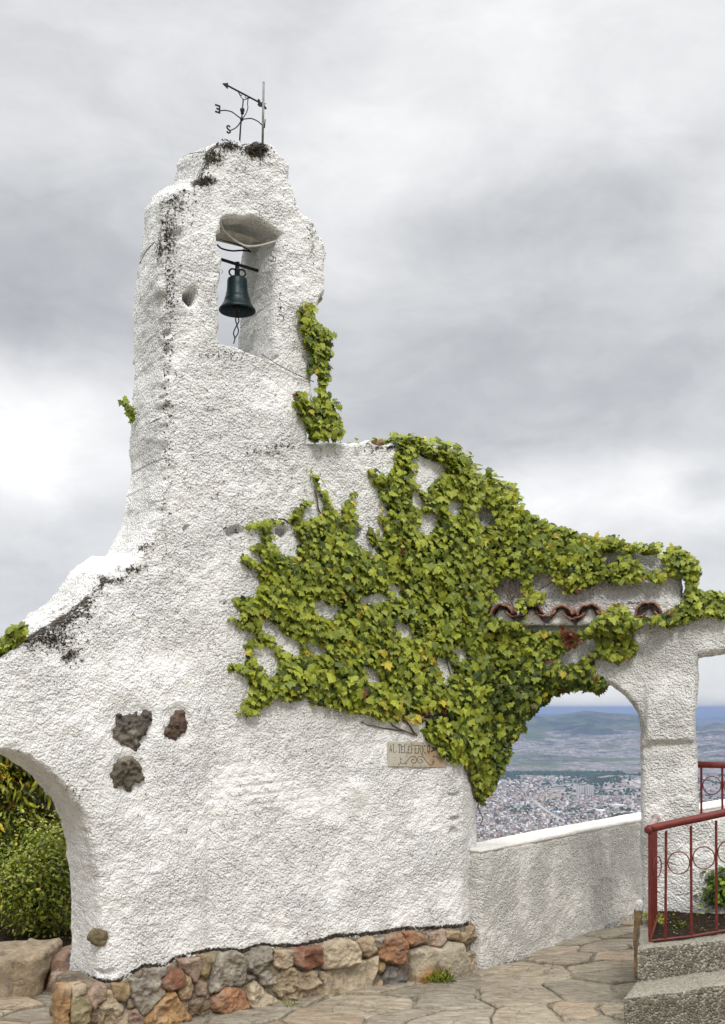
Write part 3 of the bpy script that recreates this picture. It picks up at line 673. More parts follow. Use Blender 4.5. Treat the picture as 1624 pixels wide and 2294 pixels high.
for L in [[(765, 221), (792, 226), (806, 256), (792, 288), (760, 296)], [(780, 296), (797, 345), (815, 405), (840, 430), (876, 437)], [(920, 245), (897, 222), (874, 245), (866, 310), (872, 372), (893, 396), (918, 378)],
          [(970 + 24 * math.sin(a * .5236), 305 - 85 * math.cos(a * .5236)) for a in range(13)], [(950, 358), (966, 348), (978, 372), (986, 396)],
          [(375, 565), (360, 580), (375, 608), (420, 620), (470, 595), (530, 525), (580, 475), (640, 460), (690, 485), (710, 530), (700, 580), (665, 605), (620, 595), (600, 560), (615, 528), (648, 525), (658, 545)],
          [(778, 545), (795, 525), (825, 535), (832, 575), (800, 605), (755, 590), (730, 550), (735, 500), (770, 465), (820, 462), (870, 495), (920, 560), (970, 620), (1010, 645), (1055, 633), (1074, 608), (1055, 588)]]: stroke(L, 5.5, True)
for L in [[(1030, 265), (1190, 303)], [(1030, 265), (1075, 305), (1020, 357)], [(1020, 357), (1100, 330), (1190, 318)], [(1080, 285), (1080, 330)], [(1105, 290), (1105, 328)], [(1130, 294), (1130, 325)], [(1155, 298), (1155, 322)]]: stroke(L, 8)
let.build('lettering', M_LETTERING, sign)
# white plastered rock lump and fine nails are part of the wall surface above

# ---------------------------------------------------------------- bell, its bar and the conduits in the opening
YB = 5.86
t = NT('bell_bronze')
n = t.noise(30, 4, .6)
c = t.ramp(n, [(.3, (.004, .012, .014)), (.6, (.008, .026, .030)), (.8, (.02, .045, .045))])
c = t.mix(t.ramp(t.noise(120, 2, .5), [(.70, 0.), (.74, 1.)]), c, (.25, .25, .22))
M_BELL = t.done(c, .42, t.bump(t.noise(50, 4, .6), .001), .35, .5)
def bz(y): return float(at(531, y, YB)[2])
bc = at(531.5, 690, YB); k_ = YB / F
bell = empty('bell', (bc[0], bc[1], bz(576)))
tag(bell, 'dark green bronze bell hanging on an iron bar in the tower opening', 'bell')
z0 = bz(694)
prof = [(.0005, 72), (9, 73), (17, 71.5), (21.5, 68), (22.5, 64), (23, 50), (24, 40), (25, 36), (25.6, 35), (25.6, 33), (26, 32), (27.5, 25), (28.5, 24), (28.6, 22), (30, 17), (33, 11), (37, 5), (41, 0), (41.5, -2), (40.5, -3.5), (38.5, -3), (36.5, 0), (31, 8), (27, 18), (24, 30), (22, 45), (21, 62), (18, 67), (.0005, 69)]
m = MB(); m.lathe([(r * k_, z * k_) for r, z in prof], (bc[0], bc[1], z0), 48); m.build('bell_body', M_BELL, bell)
zt = z0 + 71 * k_
m = MB(); m.lathe([(.001, 0), (7, 0), (6.5, 4), (6, 17), (7, 20), (5, 22), (.001, 22)][0:] and [(r * k_, z * k_) for r, z in [(.01, 0), (7, 0), (6.5, 4), (6, 17), (7, 20), (5, 22), (.01, 22)]], (bc[0], bc[1], zt), 16)
for an in (0, 90, 180, 270):
    a = R(an + 12)
    arc = [(5, 18), (10, 20), (15, 18), (18, 13), (17, 8), (13, 4), (11.5, -1)]
    m.tube([(bc[0] + math.cos(a) * r * k_, bc[1] + math.sin(a) * r * k_, zt + z * k_) for r, z in spline(arc, 4)], 2.0 * k_, 8)
m.build('bell_crown', M_BELL, bell)
m = MB()
m.tube([(bc[0], bc[1], z0 + 55 * k_), (bc[0] + .002, bc[1], z0 + 8 * k_)], .005, 8)
m.lathe([(.001, -9 * k_), (.012, -7 * k_), (.018, 0), (.016, 5 * k_), (.006, 10 * k_)], (bc[0] + .002, bc[1], z0 + 4 * k_), 16)
m.tube([(bc[0] + .001, bc[1], z0 - 2 * k_), (bc[0] - .003, bc[1], z0 - 14 * k_)], .0045, 8)
m.build('clapper', M_IRON, bell)
m = MB()
ph = [(bc[0] - .006 + x * k_, bc[1] + y * k_, z0 + z * k_) for x, y, z in [(2, 0, -13), (5, 0, -19), (6, 0, -25), (3, 1, -32), (-1, 0, -39), (-4, -1, -46), (-6, 0, -53), (-4, 1, -60), (-3, 0, -66), (-6, 0, -76)]]
ph2 = [(bc[0] - .006 + x * k_, bc[1] + y * k_, z0 + z * k_) for x, y, z in [(2, 0, -13), (-1, 0, -19), (-1, 0, -25), (1, -1, -32), (3, 0, -39), (5, 1, -46), (4, 0, -53), (0, -1, -60), (-4, 0, -65)]]
m.tube(spline(ph, 4), .0034, 8); m.tube(spline(ph2, 4), .0034, 8)
m.build('pull_chain', M_IRON, bell)
m = MB()
for dx in (-3, 0, 3):
    m.tube(spline([(bc[0] + dx * k_, bc[1] - .012, zt + 18 * k_), (bc[0] + dx * k_, bc[1] - .016, zt + 30 * k_), (bc[0] + (dx + 1) * k_, bc[1], zt + 36 * k_), (bc[0] + dx * k_, bc[1] + .016, zt + 30 * k_), (bc[0] + dx * k_, bc[1] + .012, zt + 18 * k_)], 4), .003, 6)
m.build('hanging_loop', M_IRON, bell)
bar = MB()
pa = np.array([bc[0], bc[1], zt + 28 * k_]) - W.T * .22 + UP * .022; pb = np.array([bc[0], bc[1], zt + 28 * k_]) + W.T * .27 - UP * .012
bar.tube([pa, pb], .0085, 6)
bo = bar.build('bell_bar', M_IRON, None, smooth=False)
tag(bo, 'black iron bar across the tower opening that carries the bell', 'iron bar')
def cable(name, pts, r, mat, label, cat='cable', sm=True):
    m = MB(); m.tube(spline(pts, 5) if sm else pts, r, 7); return tag(m.build(name, mat), label, cat)
cable('cable', [at(488, 534, 6.0), at(510, 541, 6.02), at(535, 549, 6.06), at(560, 561, 6.1)], .0035, M_IRON, 'thin black cable, upper of two strung across the tower opening above the bell')
cable('cable', [at(486, 548, 5.96), at(497, 557, 5.98), at(520, 562, 6.0), at(545, 561, 6.04), at(566, 565, 6.08)], .0048, M_IRON, 'thick sagging black cable, lower of two above the bell in the tower opening')
cable('conduit', [W.px(503, 484, -.06), W.px(511, 497, -.08), W.px(528, 510, -.1), W.px(551, 528, -.1), W.px(573, 538, -.09), W.px(600, 538, -.07), W.px(628, 532, -.05)], .0058, M_WPIPE, 'pale painted conduit bent under the top of the tower opening', 'conduit')
cable('wire', [W.px(584, 793, .004), W.px(603, 806, .006), W.px(630, 823, .008), W.px(664, 840, .008), W.px(702, 856, .006)], .0022, M_BARK, 'thin brown wire running over the tower wall from the opening to the ivy', 'wire')
m = MB()
for k, (dd, zz) in enumerate(((.2, 0), (.27, .0), (.34, 0), (.41, 0))):
    m.box(W.px(557, 510, -dd) - UP * (.012) + UP * .13 * dd / .5, (.30, .028, .014), [[W.c, -W.s, 0], [W.s, W.c, 0], [0, 0, 1]])
o = m.build('lintel_boards', M_WPIPE, bell_wall, smooth=False)
m = MB()
for x, y in ((604, 580), (609, 582)):
    m.tube(spline([W.px(x, y - 6, .006), W.px(x + 6, y - 3, .012), W.px(x + 5, y + 5, .01), W.px(x - 3, y + 5, .006), W.px(x - 2, y, .004)], 4), .002, 5)
m.build('wire_hook', M_BARK, bell_wall)

# ---------------------------------------------------------------- weather vane and pipe on the tower top
K = lambda x, y: (481.6 + x * .09275, 173.6 + y * .09275)
YV = 5.80
def V3(x, y, Y=YV): return at(*K(x, y), Y)
vane = empty('weather_vane', tuple(V3(597, 1460)))
tag(vane, 'black wrought iron weather vane with arrow and compass letters on the tower top', 'weather vane')
kk = YV / F * .09275
ctr = V3(645, 1010)
m = MB(); m.tube([V3(597, 1520), V3(620, 1150), V3(645, 1000), V3(655, 850), V3(682, 535)], [.0045, .0042, .004, .0035, .004], 8)
m.lathe([(.001, -.018), (.009, -.018), (.009, -.008), (.013, 0), (.0125, .008), (.006, .015), (.001, .016)], tuple(V3(660, 800)), 14)
m.lathe([(.001, -.012), (.009, -.006), (.009, .008), (.001, .014)], tuple(ctr), 10)
m.build('spindle', M_IRON, vane)
# arrow: a level bar, turned about 45 degrees away
ad = np.array([math.cos(R(44)), math.sin(R(44)), 0]); piv = V3(700, 400)
def AR(x, y):
    "(x, y) of the zoom mapped on the upright plane through the pivot along the arrow"
    X, Yp = K(x, y); a = (X - CX) / F; b = (HY - Yp) / F
    s_ = (a * piv[1] - piv[0]) / (ad[0] - a * ad[1]); Yd = piv[1] + s_ * ad[1]
    return np.array([piv[0] + s_ * ad[0], Yd, EYE + b * Yd])
an_ = np.array([ad[1], -ad[0], 0])
m = MB(); m.tube([AR(295, 192), AR(1090, 612)], .0048, 6)
m.prism([AR(*p) - an_ * .003 for p in ((180, 145), (312, 135), (305, 275))], an_ * .006)
m.prism([AR(*p) - an_ * .003 for p in ((1035, 520), (1080, 545), (1092, 600), (1140, 600), (1180, 630), (1240, 635), (1180, 660), (1215, 705), (1245, 745), (1228, 772), (1150, 715), (1070, 700), (1030, 650), (1050, 605))], an_ * .006)
m.build('arrow', M_IRON, vane, smooth=False)
m = MB()
m.tube([AR(*p) for p in spline([(560, 350), (580, 385), (610, 440), (665, 515), (725, 538), (775, 515), (800, 490), (838, 508)], 4)], .0022, 6)
m.tube([AR(*p) for p in spline([(590, 380), (615, 430), (645, 430), (650, 400)], 4)], .0018, 6)
m.tube([AR(*p) for p in spline([(735, 450), (725, 475), (745, 500), (790, 490)], 4)], .0018, 6)
m.tube([AR(720, 400), AR(683, 540)], .0001, 4)
m.build('scroll_bracket', M_IRON, vane)
E_ = -np.array([math.cos(R(33)), math.sin(R(33)), 0]); N_ = np.array([math.sin(R(33)), -math.cos(R(33)), 0])
def arm(d, prof, r=.0032):
    m = MB(); m.tube([ctr + d * a + UP * b for a, b in spline(prof, 5)], r, 7); m.build('compass_arm', M_IRON, vane)
arm(E_, [(0, 0), (.025, .010), (.06, .022), (.10, .018), (.132, .006)])
arm(-E_, [(0, 0), (.025, .010), (.06, .022), (.10, .018), (.128, .004)])
arm(-N_, [(0, 0), (.03, -.012), (.08, -.012), (.15, .006)])
arm(N_, [(0, 0), (.03, .002), (.06, .012), (.075, .03), (.07, .05), (.08, .085)], .0026)
def letter(kind, pos, dx):
    m = MB(); w, h_, th = .030, .044, .008
    B = lambda a0, a1, b0, b1: m.prism([pos + dx * a + UP * b for a, b in ((a0, b0), (a1, b0), (a1, b1), (a0, b1))], np.cross(dx, UP) * .005)
    if kind == 'E':
        B(0, th, 0, h_); B(th, w, 0, th); B(th, w, h_ - th, h_); B(th, w * .75, h_ / 2 - th / 2, h_ / 2 + th / 2)
    elif kind == 'S':
        P = spline([(.026, .036), (.014, .042), (.003, .034), (.010, .023), (.020, .018), (.026, .009), (.014, .001), (.002, .008)], 4)
        m.tube([pos + dx * a + UP * b for a, b in P], .0045, 6)
    elif kind == 'W':
        for a in ((0, h_, .008, 0), (.008, 0, .016, h_ * .7), (.016, h_ * .7, .024, 0), (.024, 0, .032, h_)): m.tube([pos + dx * a[0] + UP * a[1], pos + dx * a[2] + UP * a[3]], .003, 5)
    m.build('letter_' + {'E': 'east', 'S': 'south', 'W': 'west'}[kind], M_IRON, vane, smooth=False)
letter('E', ctr + E_ * .128 - UP * .008, E_)
letter('S', ctr - N_ * .15 - UP * .010 - W.T * .020, W.T * .9)
letter('W', ctr - E_ * .128 - UP * .02 - np.array([0, 0, 0]), N_)
pipe = empty('grey_pipe', tuple(W.px(582, 372)))
tag(pipe, 'thin grey metal pipe standing up beside the weather vane, strapped to the tower', 'pipe')
m = MB(); m.tube([W.px(583, 338, .028), W.px(585.3, 190, .03)], .0062, 10); m.build('tube', M_PIPE, pipe)
m = MB(); m.tube([W.px(578, 336, .03), W.px(577.5, 366, .03)], .0028, 6); m.tube(spline([W.px(573, 336, -.01), W.px(577, 335, .034), W.px(584, 336, .042), W.px(590, 339, .0)], 4), .003, 6); m.build('strap', M_IRON, pipe)
# ---------------------------------------------------------------- ivy: thousands of lobed leaves
half = [(0, -1.0), (.17, -.52), (.30, -.40), (.60, -.50), (.50, -.16), (.60, .02), (.95, .14), (.62, .34), (.48, .50), (.30, .62), (.10, .44)]
def leaf_template(ring):
    pts = ring + [(0, .40)] + [(-x, y) for x, y in ring[1:]][::-1]
    V = [(0, 0, .0)] + [(x, y, -.22 * abs(x) ** 1.3 - .18 * max(0, -y) ** 2 - .10 * max(0, y)) for x, y in pts]
    n = len(pts)
    return np.array(V), np.array([(0, 1 + (i + 1) % n, 1 + i) for i in range(n)])
half_b = [(0, -1.0), (.22, -.66), (.36, -.52), (.56, -.40), (.58, -.18), (.68, .00), (.80, .16), (.68, .34), (.50, .48), (.30, .58), (.10, .44)]
LEAF_V, LEAF_F = leaf_template(half); LEAFB_V, _ = leaf_template(half_b)
simple_half = [(0, -1.0), (.20, -.55), (.58, -.32), (.52, .05), (.80, .30), (.40, .52), (.12, .42)]
LEAF2_V, LEAF2_F = leaf_template(simple_half)
lance = [(0, -1.0), (.14, -.6), (.22, -.1), (.20, .4), (.08, .8)]
LANCE_V, LANCE_F = leaf_template(lance); LANCE_V[-6:, 1] *= 1
oval = [(0, -1.0), (.30, -.65), (.42, -.1), (.34, .45), (.12, .75)]
OVAL_V, OVAL_F = leaf_template(oval)
def unit(v): return v / (np.linalg.norm(v, axis=-1, keepdims=True) + 1e-9)
def leaves(name, P, Nrm, Tip, size, col, mat, parent=None, tv=LEAF_V, tf=LEAF_F, curl=None):
    n = len(P); Nrm = unit(Nrm); Tip = Tip - Nrm * np.sum(Tip * Nrm, -1, keepdims=True); Tip = unit(Tip)
    Xa = np.cross(Nrm, Tip)
    Yd = -Tip
    c = rng.uniform(.3, 1.8, (n, 1)) if curl is None else curl
    asp = rng.uniform(.8, 1.15, (n, 1))
    if tv is LEAF_V:
        mixf = rng.beta(1.2, 1.0, n)[:, None, None]; tt = LEAF_V[None] * (1 - mixf) + LEAFB_V[None] * mixf; tt = tt + rng.normal(0, .045, tt.shape) * np.array([1, 1, 0])
    else: tt = np.repeat(tv[None], n, 0)
    lx = tt[..., 0] * asp; ly = tt[..., 1] * 1.0; lz = tt[..., 2] * c + rng.normal(0, .04, (n, len(tv)))
    V = P[:, None, :] + size[:, None, None] * (lx[..., None] * Xa[:, None, :] + ly[..., None] * Yd[:, None, :] + lz[..., None] * Nrm[:, None, :])
    Fc = tf[None] + (np.arange(n) * len(tv))[:, None, None]
    cc = np.repeat(col, len(tv), 0).reshape(n, len(tv), 3)
    cc = cc.copy(); cc[:, 0] *= 1.12
    return mesh_obj(name, V.reshape(-1, 3), Fc.reshape(-1, 3), mat, parent, False, cols=cc.reshape(-1, 3))
def pal(n, w, lift=0.):
    "w: weights of dark, mid, lime, yellow, red"
    base = np.array([(.036, .060, .012), (.135, .175, .022), (.33, .365, .040), (.50, .40, .05), (.17, .045, .025)])
    k = rng.random(n); cw = np.cumsum(np.array(w) / np.sum(w)); i = np.searchsorted(cw, k)
    i = np.clip(i, 0, 4); c = base[i]; j = np.clip(i + 1, 0, 2); f = rng.random((n, 1)) * .6
    c = np.where((i < 2)[:, None], c * (1 - f) + base[j] * f, c)
    return c * rng.uniform(.8, 1.2, (n, 1)) * (1 + lift)
def in_poly_px(x, y, poly): return sdf(x, y, np.array(poly, float))
I5 = lambda L: [(448 + x * .4138, 952 + y * .4138) for x, y in L]
I6 = lambda L: [(1064 + x * .3448, 1064 + y * .3448) for x, y in L]
IVY = I5([(1055, 120), (1105, 95), (1150, 88), (1210, 100), (1240, 118), (1280, 128), (1320, 160), (1380, 160), (1440, 180), (1470, 220), (1490, 265), (1560, 310), (1624, 350)]) + \
    I6([(270, 130), (290, 210), (360, 250), (440, 290), (540, 330), (640, 370), (740, 412), (840, 405), (900, 395), (950, 400), (970, 440), (1040, 450), (1100, 435), (1200, 445), (1240, 480), (1340, 480), (1420, 530), (1465, 610), (1460, 700), (1440, 760), (1500, 780), (1560, 800), (1700, 820), (1700, 930),
        (1560, 940), (1480, 930), (1400, 960), (1290, 1000), (1180, 990), (1120, 985), (1060, 1000), (1030, 1060), (1070, 1130), (1040, 1185), (960, 1215), (930, 1245), (860, 1215), (800, 1190), (775, 1245), (800, 1300), (860, 1360), (855, 1385), (800, 1368), (740, 1365), (690, 1350), (610, 1360), (570, 1385), (480, 1370), (450, 1390), (430, 1450), (455, 1480), (420, 1520), (350, 1550), (320, 1600)]) + \
    [(1190, 1640), (1165, 1648), (1150, 1668), (1146, 1700), (1136, 1730), (1120, 1745), (1112, 1768), (1092, 1790), (1076, 1798), (1066, 1762), (1050, 1728), (1030, 1714), (1000, 1706), (978, 1692), (968, 1672), (946, 1652)] + \
    I5([(1180, 1640), (1090, 1624), (1000, 1610), (900, 1580), (830, 1565), (760, 1560), (690, 1530), (600, 1520), (560, 1490), (480, 1500), (400, 1490), (350, 1530), (260, 1580), (195, 1560), (210, 1510), (245, 1470), (250, 1400), (215, 1350), (145, 1340), (135, 1305), (160, 1290), (235, 1300), (240, 1270), (220, 1200), (240, 1165), (290, 1150), (280, 1130), (210, 1100), (140, 1060), (150, 1040), (215, 1040),
        (185, 970), (175, 935), (200, 925), (300, 935), (310, 870), (330, 850), (290, 800), (215, 745), (200, 700), (225, 700), (290, 735), (330, 750), (310, 700), (260, 680), (265, 645), (320, 650), (330, 600), (320, 570), (240, 565), (250, 530), (340, 515), (420, 512), (470, 525), (480, 490), (520, 440), (560, 410), (600, 405), (612, 425), (580, 460), (540, 500), (540, 525), (620, 510), (650, 480), (655, 420), (620, 350), (580, 290), (570, 240), (590, 235), (620, 270), (660, 330), (690, 380), (700, 420), (730, 470), (750, 490), (760, 440), (790, 400), (830, 352), (848, 375), (838, 430), (845, 520), (900, 540), (940, 570), (975, 610),
        (990, 590), (960, 540), (945, 480), (965, 430), (960, 370), (935, 320), (900, 270), (900, 240), (935, 240), (950, 280), (990, 270), (1020, 250), (1035, 200)])
HOLES = [I5([(1205, 150), (1322, 232), (1250, 290), (1215, 340), (1160, 300), (1175, 240), (1165, 200)]), I5([(395, 560), (480, 560), (510, 640), (505, 700), (440, 690), (400, 640)]), I5([(850, 600), (900, 640), (940, 700), (870, 650), (835, 615)]), I5([(840, 565), (880, 565), (878, 600), (845, 600)]),
         I5([(325, 1060), (400, 1100), (440, 1160), (500, 1170), (515, 1235), (440, 1200), (370, 1140)]), I5([(300, 1220), (370, 1215), (410, 1290), (385, 1345), (330, 1310), (285, 1260)]), I5([(615, 970), (650, 960), (680, 995), (740, 990), (700, 1030), (650, 1020), (620, 1000)]), I5([(580, 1190), (660, 1225), (600, 1225)]),
         I5([(880, 940), (940, 930), (985, 940), (940, 960), (890, 955)]), I5([(1030, 875), (1070, 890), (1065, 915), (1040, 905)]), I5([(1070, 1080), (1100, 1090), (1135, 1150), (1090, 1145), (1065, 1110)]), I5([(1150, 380), (1170, 400), (1180, 440), (1160, 430)]), I5([(1200, 500), (1270, 505), (1225, 575), (1190, 565)]),
         I5([(1355, 430), (1390, 440), (1380, 475), (1350, 465)]), I5([(1505, 475), (1575, 470), (1580, 540), (1520, 530)]), I5([(1280, 1280), (1330, 1290), (1345, 1350), (1300, 1335)]), I5([(1390, 1220), (1415, 1225), (1412, 1260)]), I5([(980, 430), (1000, 440), (990, 480)]), I5([(890, 1320), (960, 1380), (900, 1370)]),
         I6([(385, 680), (430, 655), (490, 665), (480, 705), (440, 750), (395, 720)]), I6([(150, 760), (190, 700), (290, 690), (300, 800), (200, 800)]), I6([(850, 500), (930, 495), (910, 540), (865, 565), (845, 530)]), I6([(1020, 500), (1130, 478), (1230, 490), (1170, 535), (1080, 570), (1070, 530)]), I6([(1100, 590), (1200, 590), (1210, 605), (1110, 605)]),
         I6([(640, 790), (760, 750), (830, 710), (900, 730), (1000, 735), (1100, 710), (1200, 740), (1260, 690), (1340, 700), (1350, 780), (1270, 850), (1210, 890), (1180, 910), (1080, 925), (1030, 900), (960, 830), (880, 840), (830, 880), (780, 930), (700, 1005), (480, 1005), (350, 985), (380, 950), (470, 930), (380, 905), (375, 880), (480, 880), (480, 820)]),
         I6([(110, 865), (250, 850), (275, 920), (320, 925), (290, 950), (210, 930), (130, 900)]), I6([(560, 1190), (640, 1165), (700, 1100), (760, 1080), (775, 1110), (720, 1160), (650, 1205), (590, 1215)]), I6([(25, 245), (100, 240), (105, 310), (80, 330), (25, 300)]), I6([(470, 745), (560, 750), (540, 770), (480, 775)])]
THIN = [(905, 1592, 45, 9), (965, 1600, 35, 12), (1000, 1490, 10, 16), (985, 1530, 20, 18), (850, 1622, 60, 8), (920, 1620, 50, 12), (1000, 1610, 16, 14)]
def ivy_d(x, y):
    x = np.asarray(x, float); y = np.asarray(y, float); nv = np.stack([x / 13, y / 13, 0 * x], -1)
    d = in_poly_px(x, y, IVY) + 1.5 + 4.5 * fbm(nv, 1., 2, 41)
    for h in HOLES: d = np.minimum(d, -in_poly_px(x, y, h) - 4 + 4 * fbm(nv, 1., 2, 43))
    return d
def scatter(dfun, box, step, jitter=.5):
    x0, y0, x1, y1 = box
    xs, ys = np.meshgrid(np.arange(x0, x1, step), np.arange(y0, y1, step))
    x = (xs + rng.uniform(-jitter, jitter, xs.shape) * step).ravel(); y = (ys + rng.uniform(-jitter, jitter, ys.shape) * step).ravel()
    d = dfun(x, y); k = d > 0
    return x[k], y[k], d[k]
def on_wall(x, y, h):
    "points on whichever wall stands behind (x, y)"
    hm = h_main(*W.uz(x, y), x, y)
    a = W.px(x, y, h + np.maximum(hm, -.08)); 
    b = WB.px(x, y, h + .02)
    w = sstep(1040, 1110, x)[:, None]
    return a * (1 - w) + b * w
def wall_n(x):
    w = sstep(1040, 1110, x)[:, None]; return W.N * (1 - w) + WB.N * w
ivy = empty('ivy', tuple(W.px(980, 1500)))
tag(ivy, 'large green and lime ivy mass spreading over the middle wall and the archway', 'ivy')
LP = []; LN = []; LT = []; LS = []; LC = []
def put(x, y, d, hmin, hmax, smin, smax, weights, tilt=.35, ntilt=.5, bright=0.):
    n = len(x)
    th = np.clip(d / 38.0, .05, 1)
    bushy = sstep(1000, 1120, x) * sstep(1420, 1540, y)
    h = hmin + rng.random(n) * (hmax - hmin) * (.25 + .75 * th) * (1 + 1.1 * bushy)
    h = h + .11 * sstep(1335, 1355, y) * (1 - sstep(1400, 1430, y)) * sstep(1095, 1115, x) * (1 - sstep(1480, 1510, x))
    P = on_wall(x, y, h)
    N = wall_n(x) + UP * ntilt * rng.uniform(.2, 1.3, (n, 1)) + rng.normal(0, .30, (n, 3))
    ang = rng.normal(0, tilt, n)
    Tp = -UP + W.T * np.tan(np.clip(ang, -1.2, 1.2))[:, None] + W.N * .35
    LP.append(P); LN.append(N); LT.append(Tp); LS.append((smin * .8 + (smax * 1.12 - smin * .8) * rng.random(n) ** 1.3) * (.66 + .34 * np.clip(d / 22.0, 0, 1)))
    lo = np.clip(1 - d / 25.0, 0, 1)
    zone = noise3(np.stack([x, y, 0 * x], -1), 1 / 70.0, 4)      # patches of younger and older growth
    c = pal(n, weights, bright)
    lime = pal(n, (0, 3, 7, .5, 0)); pick = (smax < .0441) * (hmax < .03) * 0 + rng.random(n) < np.clip(.17 + .42 * lo + .45 * zone + .30 * sstep(1260, 1060, y) + .12 * sstep(900, 1300, x) * sstep(1420, 1250, y), 0, .85)
    c = np.where(pick[:, None], lime, c)
    yel = pal(n, (0, 0, 2, 5, .6)); py = rng.random(n) < .50 * np.exp(-((x - 850) / 110) ** 2 - ((y - 1600) / 28) ** 2) + .14 * np.exp(-((x - 760) / 60) ** 2 - ((y - 1430) / 70) ** 2) + .006
    c = np.where(py[:, None], yel, c)
    old = sstep(1430, 1560, y) * sstep(1060, 1130, x) * .75
    c = np.where((rng.random(n) < old)[:, None], pal(n, (6, 4, .4, .1, .5)), c)
    LC.append(c)
def thin_keep(x, y):
    k = np.ones(len(x), bool)
    for cx, cy, rx, ry in THIN: k &= ~((((x - cx) / rx) ** 2 + ((y - cy) / ry) ** 2 < 1) & (rng.random(len(x)) < .8))
    return k
for step, hmin, hmax, smin, smax, wts, br, marg in ((7.0, .006, .022, .024, .040, (8, 3, .1, .02, .08), -.2, 6), (7.8, .022, .060, .018, .041, (4, 6, 1.6, .06, .02), 0., 4), (11.0, .045, .095, .018, .045, (1., 5, 5, .10, .02), .0, 4)):  # lowest layer: older leaves, tinted darker to paint in the shadow gaps
    x, y, d = scatter(lambda a, b: ivy_d(a, b) - marg, (500, 960, 1720, 1810), step)
    k = thin_keep(x, y); x, y, d = x[k], y[k], d[k]
    put(x, y, d, hmin, hmax, smin, smax, wts, bright=br)
# the growth spills over the top of the wall and down behind it
def top_leaves(path, depth, n, rise=.05, smin=.028, smax=.042, pl=None):
    p = np.array(path, float); seg = np.cumsum(np.r_[0, np.hypot(*np.diff(p, axis=0).T)]); t = rng.random(n) * seg[-1]
    x = np.interp(t, seg, p[:, 0]); y = np.interp(t, seg, p[:, 1]); dd = rng.uniform(-.06, depth, n)
    a = W.px(x, y); b = WB.px(x, y); w = sstep(1040, 1110, x)[:, None]
    N0 = wall_n(x)
    P = a * (1 - w) + b * w - N0 * dd[:, None] + UP * rng.uniform(-.01, rise, n)[:, None]
    LP.append(P); LN.append(UP + N0 * .6 + rng.normal(0, .45, (n, 3))); LT.append(N0 - UP * .5 + rng.normal(0, .6, (n, 3))); LS.append(rng.uniform(smin, smax, n)); LC.append(pal(n, (1, 4, 5, .4, .1)))
top_leaves([(885, 986), (940, 1003), (994, 1040), (1040, 1075), (1100, 1112), (1160, 1152), (1210, 1187), (1280, 1207), (1340, 1225), (1400, 1235)], .45, 2300, .05)
top_leaves([(1400, 1235), (1480, 1232)], .35, 160, .03)
top_leaves([(1500, 1240), (1535, 1250), (1550, 1300), (1550, 1335)], .35, 420, .04)
top_leaves([(1540, 1336), (1600, 1338), (1700, 1342)], .3, 260, .03)
top_leaves([(960, 1000), (1045, 1030), (1060, 1060), (1155, 1108)], .5, 500, .06)
top_leaves([(780, 990), (860, 985)], .25, 22, .01, .016, .028)
# hanging curtain under the arch
n = 1500
t_ = rng.random(n); ax = np.interp(t_, np.linspace(0, 1, 9), [1072, 1088, 1115, 1145, 1175, 1215, 1262, 1310, 1352]); ay = np.interp(t_, np.linspace(0, 1, 9), [1790, 1735, 1680, 1625, 1590, 1552, 1532, 1528, 1536])
dd = rng.uniform(-.05, .34, n); P = WB.px(ax + rng.normal(-4, 7, n), ay + rng.normal(-4, 9, n)) - WB.N * dd[:, None]
LP.append(P); LN.append(WB.N * .8 + W.T * (-.3) + rng.normal(0, .5, (n, 3))); LT.append(-UP + rng.normal(0, .4, (n, 3))); LS.append(rng.uniform(.026, .042, n)); LC.append(pal(n, (6, 4, .8, .2, .5)))
# red, withered bunch under the tiles
n = 30; x = rng.normal(1277, 10, n); y = rng.normal(1428, 11, n)
LP.append(WB.px(x, y, .10 + rng.uniform(0, .05, n))); LN.append(WB.N + rng.normal(0, .5, (n, 3))); LT.append(-UP + rng.normal(0, .5, (n, 3))); LS.append(rng.uniform(.018, .03, n)); LC.append(pal(n, (0, 0, 0, .2, 5)) * .9)
leaves('foliage', np.concatenate(LP), np.concatenate(LN), np.concatenate(LT), np.concatenate(LS), np.concatenate(LC), M_LEAF, ivy)
